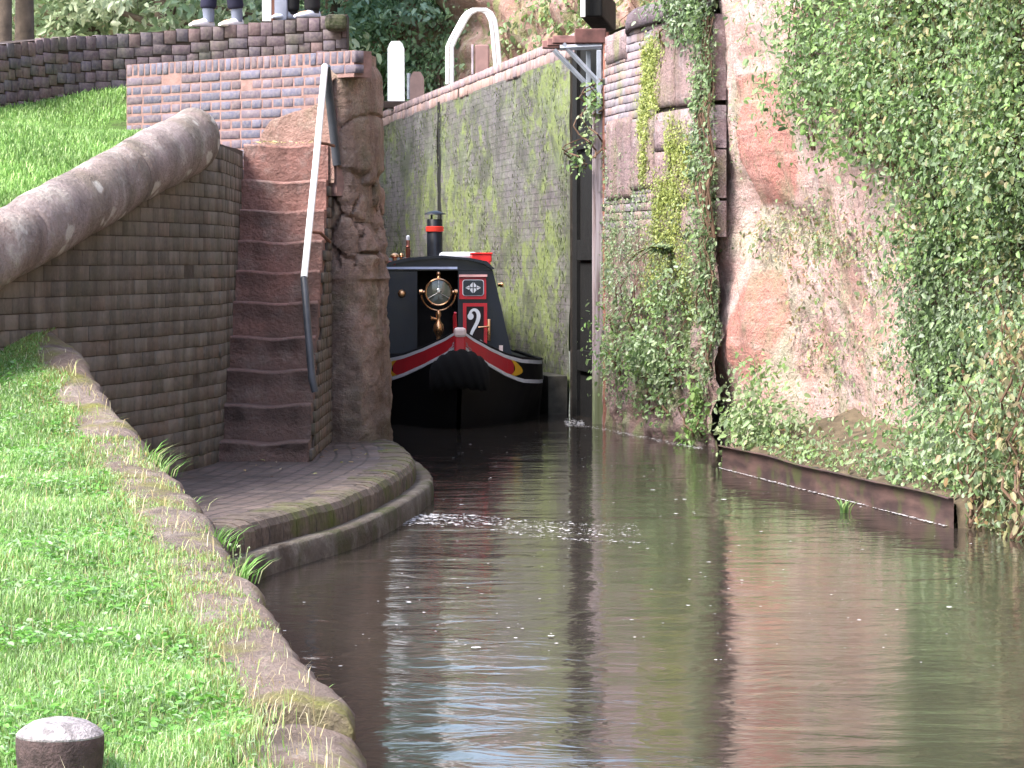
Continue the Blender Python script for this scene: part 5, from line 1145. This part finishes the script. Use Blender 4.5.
# ================================================================== TREES BEHIND
M['bark'] = simple('bark', (.09, .07, .055), .9, var=.4, scale=6, bump=.6)
def tree(name, label, base, h, crown_r, trunk_r, nleaf, pal, size, low=.35, category='tree', group='trees beyond the lock', gaps=.35):
    root = tag(empty(name, base), label, category, group); mb = MB(); lean = random.uniform(-.3, .3)
    pts = [Vector((lean * q * q, .1 * math.sin(q * 5), h * .85 * q - .2)) for q in np.linspace(0, 1, 9)]; mb.tube(pts, [trunk_r * (1.15 - .95 * q) for q in np.linspace(0, 1, 9)], 10)
    tips = []
    for k in range(16):
        q = random.uniform(low * .8, .9); st_ = Vector((lean * q * q, 0, h * .85 * q)); a = random.uniform(0, 2 * PI); L = crown_r * random.uniform(.5, 1.) * (1.15 - .5 * q)
        e = st_ + Vector((math.cos(a) * L, math.sin(a) * L, L * random.uniform(.0, .6))); m_ = (st_ + e) / 2 + Vector((0, 0, .15 * L)); mb.tube([st_, m_, e], [trunk_r * .35, trunk_r * .2, .02], 6); tips += [e, m_, (m_ + e) / 2]
    mb.build('trunk', M['bark'], root, True)
    nc = 70; C = []
    while len(C) < nc:
        p = Vector((random.uniform(-1, 1), random.uniform(-1, 1), random.uniform(-1, 1)))
        if p.length < 1: C.append((p.x * crown_r, p.y * crown_r, h * (low + 1) / 2 + p.z * h * (1 - low) / 2))
    C = np.array(C + [tuple(t_) for t_ in tips if t_.z > h * low]); k = RNG.integers(0, len(C), nleaf); rr = RNG.uniform(.35, .8, len(C)) * crown_r * gaps
    d = RNG.normal(size=(nleaf, 3)); d /= np.linalg.norm(d, axis=1)[:, None]; P = C[k] + d * (rr[k] * RNG.random(nleaf) ** .4)[:, None] * [1, 1, .6]
    N = d * .5 + RNG.normal(0, .5, (nleaf, 3)); N[:, 2] += .6; cl_ = pick(pal, len(C), .3)[k] * .6 + pick(pal, nleaf) * .4
    V, F, Cc = leaf_mesh(P, N, RNG.uniform(size * .7, size * 1.3, nleaf), cl_, .6, .25); fast_mesh('crown', V, F, M['leaf'], root, cols=Cc); return root
TG = [(.33, .46, .27), (.25, .38, .21), (.42, .55, .34), (.54, .62, .46)]
TR = [('two stemmed dark tree', 6, 40, .22, 5000, 3.0), ]
def T(px, Y, z, *a, **k): 
    p = at(px, 0, Y); p.z = z; return tree(*a[:2], p, *a[2:], **k)
T(2, 44, 3.9, 'broadleaf_tree', 'slim dark tree trunk leftmost beyond the brick wall', 9, 2.6, .13, 6000, TG, .16, low=.34)
T(24, 45, 3.9, 'broadleaf_tree', 'dark tree trunk second from the left beyond the brick wall', 9.5, 2.4, .15, 6000, TG, .16, low=.34)
T(90, 52, 3.9, 'broadleaf_tree', 'low spreading green tree above the middle of the dark brick wall', 8.5, 3.0, .2, 9000, TG + PALE, .17, low=.05)
T(165, 50, 3.9, 'broadleaf_tree', 'bushy pale green tree left of the two people', 8, 2.6, .2, 9000, PALE + TG, .16, low=.03)
T(240, 54, 3.9, 'broadleaf_tree', 'green tree behind the two people on the lockside', 9, 3.0, .2, 9000, TG + PALE, .17, low=.03)
T(330, 57, 3.9, 'broadleaf_tree', 'bluish green tree behind the sandstone pier', 7.2, 2.8, .2, 10000, [(.24, .38, .28), (.20, .32, .24), (.34, .48, .38)], .16, low=.02)
T(120, 66, 3.9, 'broadleaf_tree', 'tall hazy green tree far behind the brick wall', 13, 4.5, .3, 9000, TG, .24, low=.12)
T(-60, 60, 3.9, 'broadleaf_tree', 'tall green tree at the far left edge', 13, 5, .3, 9000, TG, .24, low=.12)
T(250, 75, 3.9, 'broadleaf_tree', 'broad tree farthest away behind the people', 10, 4.5, .3, 9000, TG, .26, low=.08)
def bc(s, z, o=0): return backcliff_pt(s, z, o)
LB = CBs[-1]
clumps_on(bc, [(LB - 13.5, LB - 7.5, 3.9, 7.2, 7500), (LB - 16, LB - 13, 4.4, 7.2, 2600)], 'ivy', 'thick ivy curtain on the far cliff behind the white post', 'ivy', None, [(.20, .33, .19), (.27, .41, .23), (.36, .50, .31), (.13, .21, .12)], (.09, .15), .7, True, .6, .4)
clumps_on(bc, [(9, 24, 3.95, 4.8, 1500), (13, 24, 5.6, 7.2, 1300), (17, 26, 4.3, 6.0, 900)], 'trailing_plant', 'patchy green plants on the red cliff behind the hoop handrails', 'plant', None, BRIGHT + PALE + DRY[:1], (.07, .13), .3)
clumps_on(bc, [(1, 9, 5.4, 7.3, 3000)], 'overhanging_shrub', 'leafy shrub overhanging the cliff behind the masonry wall', 'shrub', None, IVY + BRIGHT[:2], (.07, .12), .7)

# ================================================================== PEOPLE ON THE LOCKSIDE
SKIN = simple('skin', (.55, .33, .25), .5, var=.06)
def skin_mesh(name, J, E, rad, mat, parent, sub=2):
    me = bpy.data.meshes.new(name); me.from_pydata(J, E, []); o = bpy.data.objects.new(name, me); COL.objects.link(o); o.parent = parent
    me.materials.append(mat); md = o.modifiers.new('skin', 'SKIN'); sv = me.skin_vertices[0].data if me.skin_vertices else None
    if sv is None:
        bm = bmesh.new(); bm.from_mesh(me); bm.verts.layers.skin.verify(); bm.to_mesh(me); bm.free(); sv = me.skin_vertices[0].data
    for i, r in enumerate(rad): sv[i].radius = (r, r) if not isinstance(r, tuple) else r; sv[i].use_root = (i == 0)
    md.use_smooth_shade = True; s_ = o.modifiers.new('sub', 'SUBSURF'); s_.levels = sub; s_.render_levels = sub
    return o
def person(label, loc, rz, trousers, top, hair, shoe, sock, hem=.12, stride=.12):
    r = tag(empty('person', loc, rz), label, 'person', None)
    # facing -Y in local space; joints
    hp = .09; J = [(0, 0, .95), (0, .01, 1.12), (0, .015, 1.30), (0, .01, 1.44), (0, -.005, 1.53), (0, -.02, 1.60), (0, -.025, 1.68), (0, -.015, 1.76)]
    rad = [(.15, .11), (.125, .095), (.15, .105), (.10, .08), .055, .075, .092, .07]; E = [(i, i + 1) for i in range(7)]
    for sx in (-1, 1):
        b = len(J); yy_ = stride * sx
        J += [(sx * hp, 0, .86), (sx * .10, -.02 + yy_ * .4, .50), (sx * .10, yy_, .11), (sx * .105, yy_ + .01, .05), (sx * .115, yy_ - .11, .035), (sx * .12, yy_ - .17, .03)]
        rad += [.085, .058, .042, .04, .035, .025]; E += [(0, b), (b, b + 1), (b + 1, b + 2), (b + 2, b + 3), (b + 3, b + 4), (b + 4, b + 5)]
        a = len(J); J += [(sx * .18, .01, 1.42), (sx * .235, .03, 1.14), (sx * .24, -.09, .92), (sx * .24, -.13, .85)]; rad += [.055, .042, .030, (.035, .02)]; E += [(3, a), (a, a + 1), (a + 1, a + 2), (a + 2, a + 3)]
        for f_, (dx, L) in enumerate(((-.028, .075), (-.009, .085), (.010, .08), (.028, .06))):
            c = len(J); J += [(sx * .24 + dx * .3, -.155 + dx * .7, .82), (sx * .24 + dx * .3 - sx * .01, -.16 + dx, .82 - L * .5), (sx * .24 + dx * .3 - sx * .02, -.15 + dx, .82 - L)]; rad += [.010, .009, .007]; E += [(a + 3, c), (c, c + 1), (c + 1, c + 2)]
        c = len(J); J += [(sx * .22, -.16, .86), (sx * .205, -.185, .83)]; rad += [.011, .009]; E += [(a + 2, c), (c, c + 1)]
    # face: nose and ears
    for p, rr in (((0, -.125, 1.665), .014), ((.088, -.01, 1.67), .014), ((-.088, -.01, 1.67), .014)): J.append(p); rad.append(rr); E.append((6, len(J) - 1))
    skin_mesh('body', J, E, rad, SKIN, r)
    mb = MB()
    for sx in (-1, 1): mb.lathe([(.001, -.01), (.011, -.006), (.012, 0), (.001, .008)], (sx * .032, -.112, 1.69), 10, 'y')
    mb.build('eyes', M['hull_black'], r, True)
    mb = MB(); mb.tube([(-.025, -.108, 1.625), (0, -.116, 1.622), (.025, -.108, 1.625)], .006, 6); mb.build('mouth', simple('lips', (.4, .15, .13)), r, True)
    mb = MB(); n1 = 16; P = []
    for i in range(9):
        th = i / 8 * 1.75; 
        for k in range(n1): g = 2 * PI * k / n1; back = 1 if math.sin(g) > -.3 else .55; P.append((.104 * math.sin(min(th, 1.75) * back) * math.cos(g), -.01 + .115 * math.sin(th * back) * math.sin(g), 1.685 + .115 * math.cos(th * back)))
    mb.add(P, [[i * n1 + k, i * n1 + (k + 1) % n1, (i + 1) * n1 + (k + 1) % n1, (i + 1) * n1 + k] for i in range(8) for k in range(n1)]); mb.build('hair', hair, r, True)
    J2 = [(0, 0, .95), (0, 0, 1.03)]; r2 = [(.172, .13), (.155, .115)]; E2 = [(0, 1)]
    for sx in (-1, 1):
        b = len(J2); yy_ = stride * sx; J2 += [(sx * .09, 0, .84), (sx * .10, -.02 + yy_ * .4, .50), (sx * .10, yy_ * .95, hem + .04), (sx * .10, yy_ * .98, hem)]; r2 += [.105, .082, .078, .08]; E2 += [(0, b), (b, b + 1), (b + 1, b + 2), (b + 2, b + 3)]
    skin_mesh('trousers', J2, E2, r2, trousers, r)
    J3 = [(0, .0, 1.0), (0, .01, 1.14), (0, .015, 1.30), (0, .01, 1.43)]; r3 = [(.175, .135), (.155, .12), (.175, .13), (.125, .10)]; E3 = [(0, 1), (1, 2), (2, 3)]
    for sx in (-1, 1):
        a = len(J3); J3 += [(sx * .18, .01, 1.42), (sx * .235, .03, 1.14), (sx * .24, -.07, .94)]; r3 += [.072, .058, .045]; E3 += [(3, a), (a, a + 1), (a + 1, a + 2)]
    skin_mesh('jacket', J3, E3, r3, top, r)
    for sx in (-1, 1):
        yy_ = stride * sx; mb = MB(); P = []; N_ = 14
        for (y, w, z0, z1) in ((.07, .025, .0, .05), (.05, .036, .0, .085), (.0, .038, .0, .085), (-.06, .044, .0, .075), (-.12, .047, .0, .055), (-.17, .042, .0, .042), (-.205, .022, .005, .028)):
            for k in range(N_):
                g = 2 * PI * k / N_; P.append((sx * .11 + w * math.cos(g), yy_ + y, max(z0, (z0 + z1) / 2 + (z1 - z0) / 2 * math.sin(g) * 1.1)))
        mb.add(P, [[i * N_ + k, i * N_ + (k + 1) % N_, (i + 1) * N_ + (k + 1) % N_, (i + 1) * N_ + k] for i in range(6) for k in range(N_)] + [list(range(N_)), [6 * N_ + k for k in range(N_)]]); mb.build('shoe', shoe, r, True)
        mb = MB(); mb.tube([(sx * .104, yy_ + .01, .05), (sx * .102, yy_ + .01, .12), (sx * .10, yy_, .2)], [.05, .053, .058], 12); mb.build('sock', sock, r, True)
    return r
M['navy'] = simple('navy_cloth', (.015, .015, .035), .9); M['black_cloth'] = simple('black_cloth', (.012, .012, .014), .9); M['grey_sock'] = simple('grey_sock', (.16, .18, .24), .95)
zl = 3.885
def wtopx(px): i = int(np.argmin(np.abs(DPr[:, 0] / DPr[:, 1] * 3000 + 512 - px))); return dtop(dl[i])
p1 = at(222, 20, 27.22); p1.z = wtopx(220) + .0
person('person in navy trousers with grey socks and white shoes standing on the wall', p1, -.75, M['navy'], simple('dark_jacket', (.03, .03, .05), .9), simple('brown_hair', (.08, .045, .025), .6), simple('white_shoe', (.75, .72, .76), .5, var=.04), M['grey_sock'], .16, .08)
p2 = at(302, 18, 27.3); p2.z = wtopx(300)
person('person in loose black trousers and pale shoes beside the grey bag', p2, -.9, M['black_cloth'], simple('green_jacket', (.04, .06, .04), .9), simple('grey_hair', (.3, .28, .27), .6), simple('pale_shoe', (.5, .53, .62), .5, var=.05), M['black_cloth'], .07, .05)
wb = tag(empty('white_board', (at(267, 0, 27.3).x, 27.3, wtopx(267))), 'upright white painted board with brown edge between the two people', 'post')
mb = MB(); mb.box((0, 0, .5), (.085, .06, 1.0), 0, ch=.008); mb.build('board', M['white_paint'], wb)
mb = MB(); mb.box((.06, .0, .5), (.03, .06, 1.0), 0, ch=.005); mb.build('edge_strip', simple('brown_strip', (.16, .07, .05), .7), wb)
bg_ = tag(empty('cloth_bag', (at(281, 0, 27.3).x, 27.3, wtopx(281))), 'grey blue cloth bag standing on the wall between board and black trousers', 'bag')
mb = MB(); mb.box((0, 0, .14), (.13, .10, .28), 0, ch=.04); mb.build('body', simple('bag_cloth', (.28, .30, .38), .9, bump=.3), bg_, True)
mb = MB(); mb.tube([(-.04, 0, .26), (-.035, 0, .36), (.035, 0, .36), (.04, 0, .26)], .008, 6); mb.build('handle', M['navy'], bg_, True)
# water foam flecks
def flecks(name, X, Y, S, mat):
    n = len(X); k = 7; a = np.linspace(0, 2 * PI, k + 1)[:-1]; V = np.zeros((n, k, 3)); j = RNG.uniform(.6, 1.3, (n, k)); V[:, :, 0] = X[:, None] + np.cos(a) * S[:, None] * j * 1.7; V[:, :, 1] = Y[:, None] + np.sin(a) * S[:, None] * j * 1.6; V[:, :, 2] = .006
    o = fast_mesh(name, V.reshape(-1, 3), np.arange(n * k).reshape(n, k), mat); o["kind"] = 'stuff'; return o
M['foam'] = simple('foam', (.62, .62, .65), .6, var=.3, scale=3)
n = 420; y = 12.5 + 17 * RNG.random(n); px = RNG.uniform(270, 1000, n); X1 = (px - 512) * y / 3000; k = (X1 > Cx(y) + .1) & ((y > 20) | (X1 < 2.8)) & (X1 > np.where(y > 15, -.6 - .02 * (21 - y), -9)); X1, y1 = X1[k], y[k]; S1 = .002 + RNG.exponential(.0022, len(X1)); S1 = np.minimum(S1, .012)
q = RNG.random(1500); y2 = 19.2 + .5 * np.sin(q * 5) + RNG.choice([-.5, -.15, .1, .35], 1500) * (.4 + q) + RNG.normal(0, .07, 1500); X2 = -.80 + 1.6 * q ** 1.5; S2 = .0015 + RNG.exponential(.0025, 1500) * (1.2 - q * .7)
q = RNG.random(260); y3 = 30.6 - 3.6 * q + RNG.normal(0, .1, 260); X3 = .86 + .92 * q - .06 - np.abs(RNG.normal(0, .04, 260)); S3 = RNG.uniform(.003, .008, 260)
q = RNG.random(320); y4 = 24.5 - 5.4 * q; X4 = 1.69 + 1.085 * q - np.abs(RNG.normal(0, .008, 320)); S4 = RNG.uniform(.004, .010, 320)
q = RNG.random(160); y5 = 30.6 + 1.2 * q + RNG.normal(0, .15, 160); X5 = .55 + .2 * RNG.random(160); S5 = RNG.uniform(.003, .010, 160)
flecks('foam_flecks', np.concatenate([X1, X2, X3, X4, X5]), np.concatenate([y1, y2, y3, y4, y5]), np.concatenate([S1, S2, S3, S4, S5]), M['foam'])
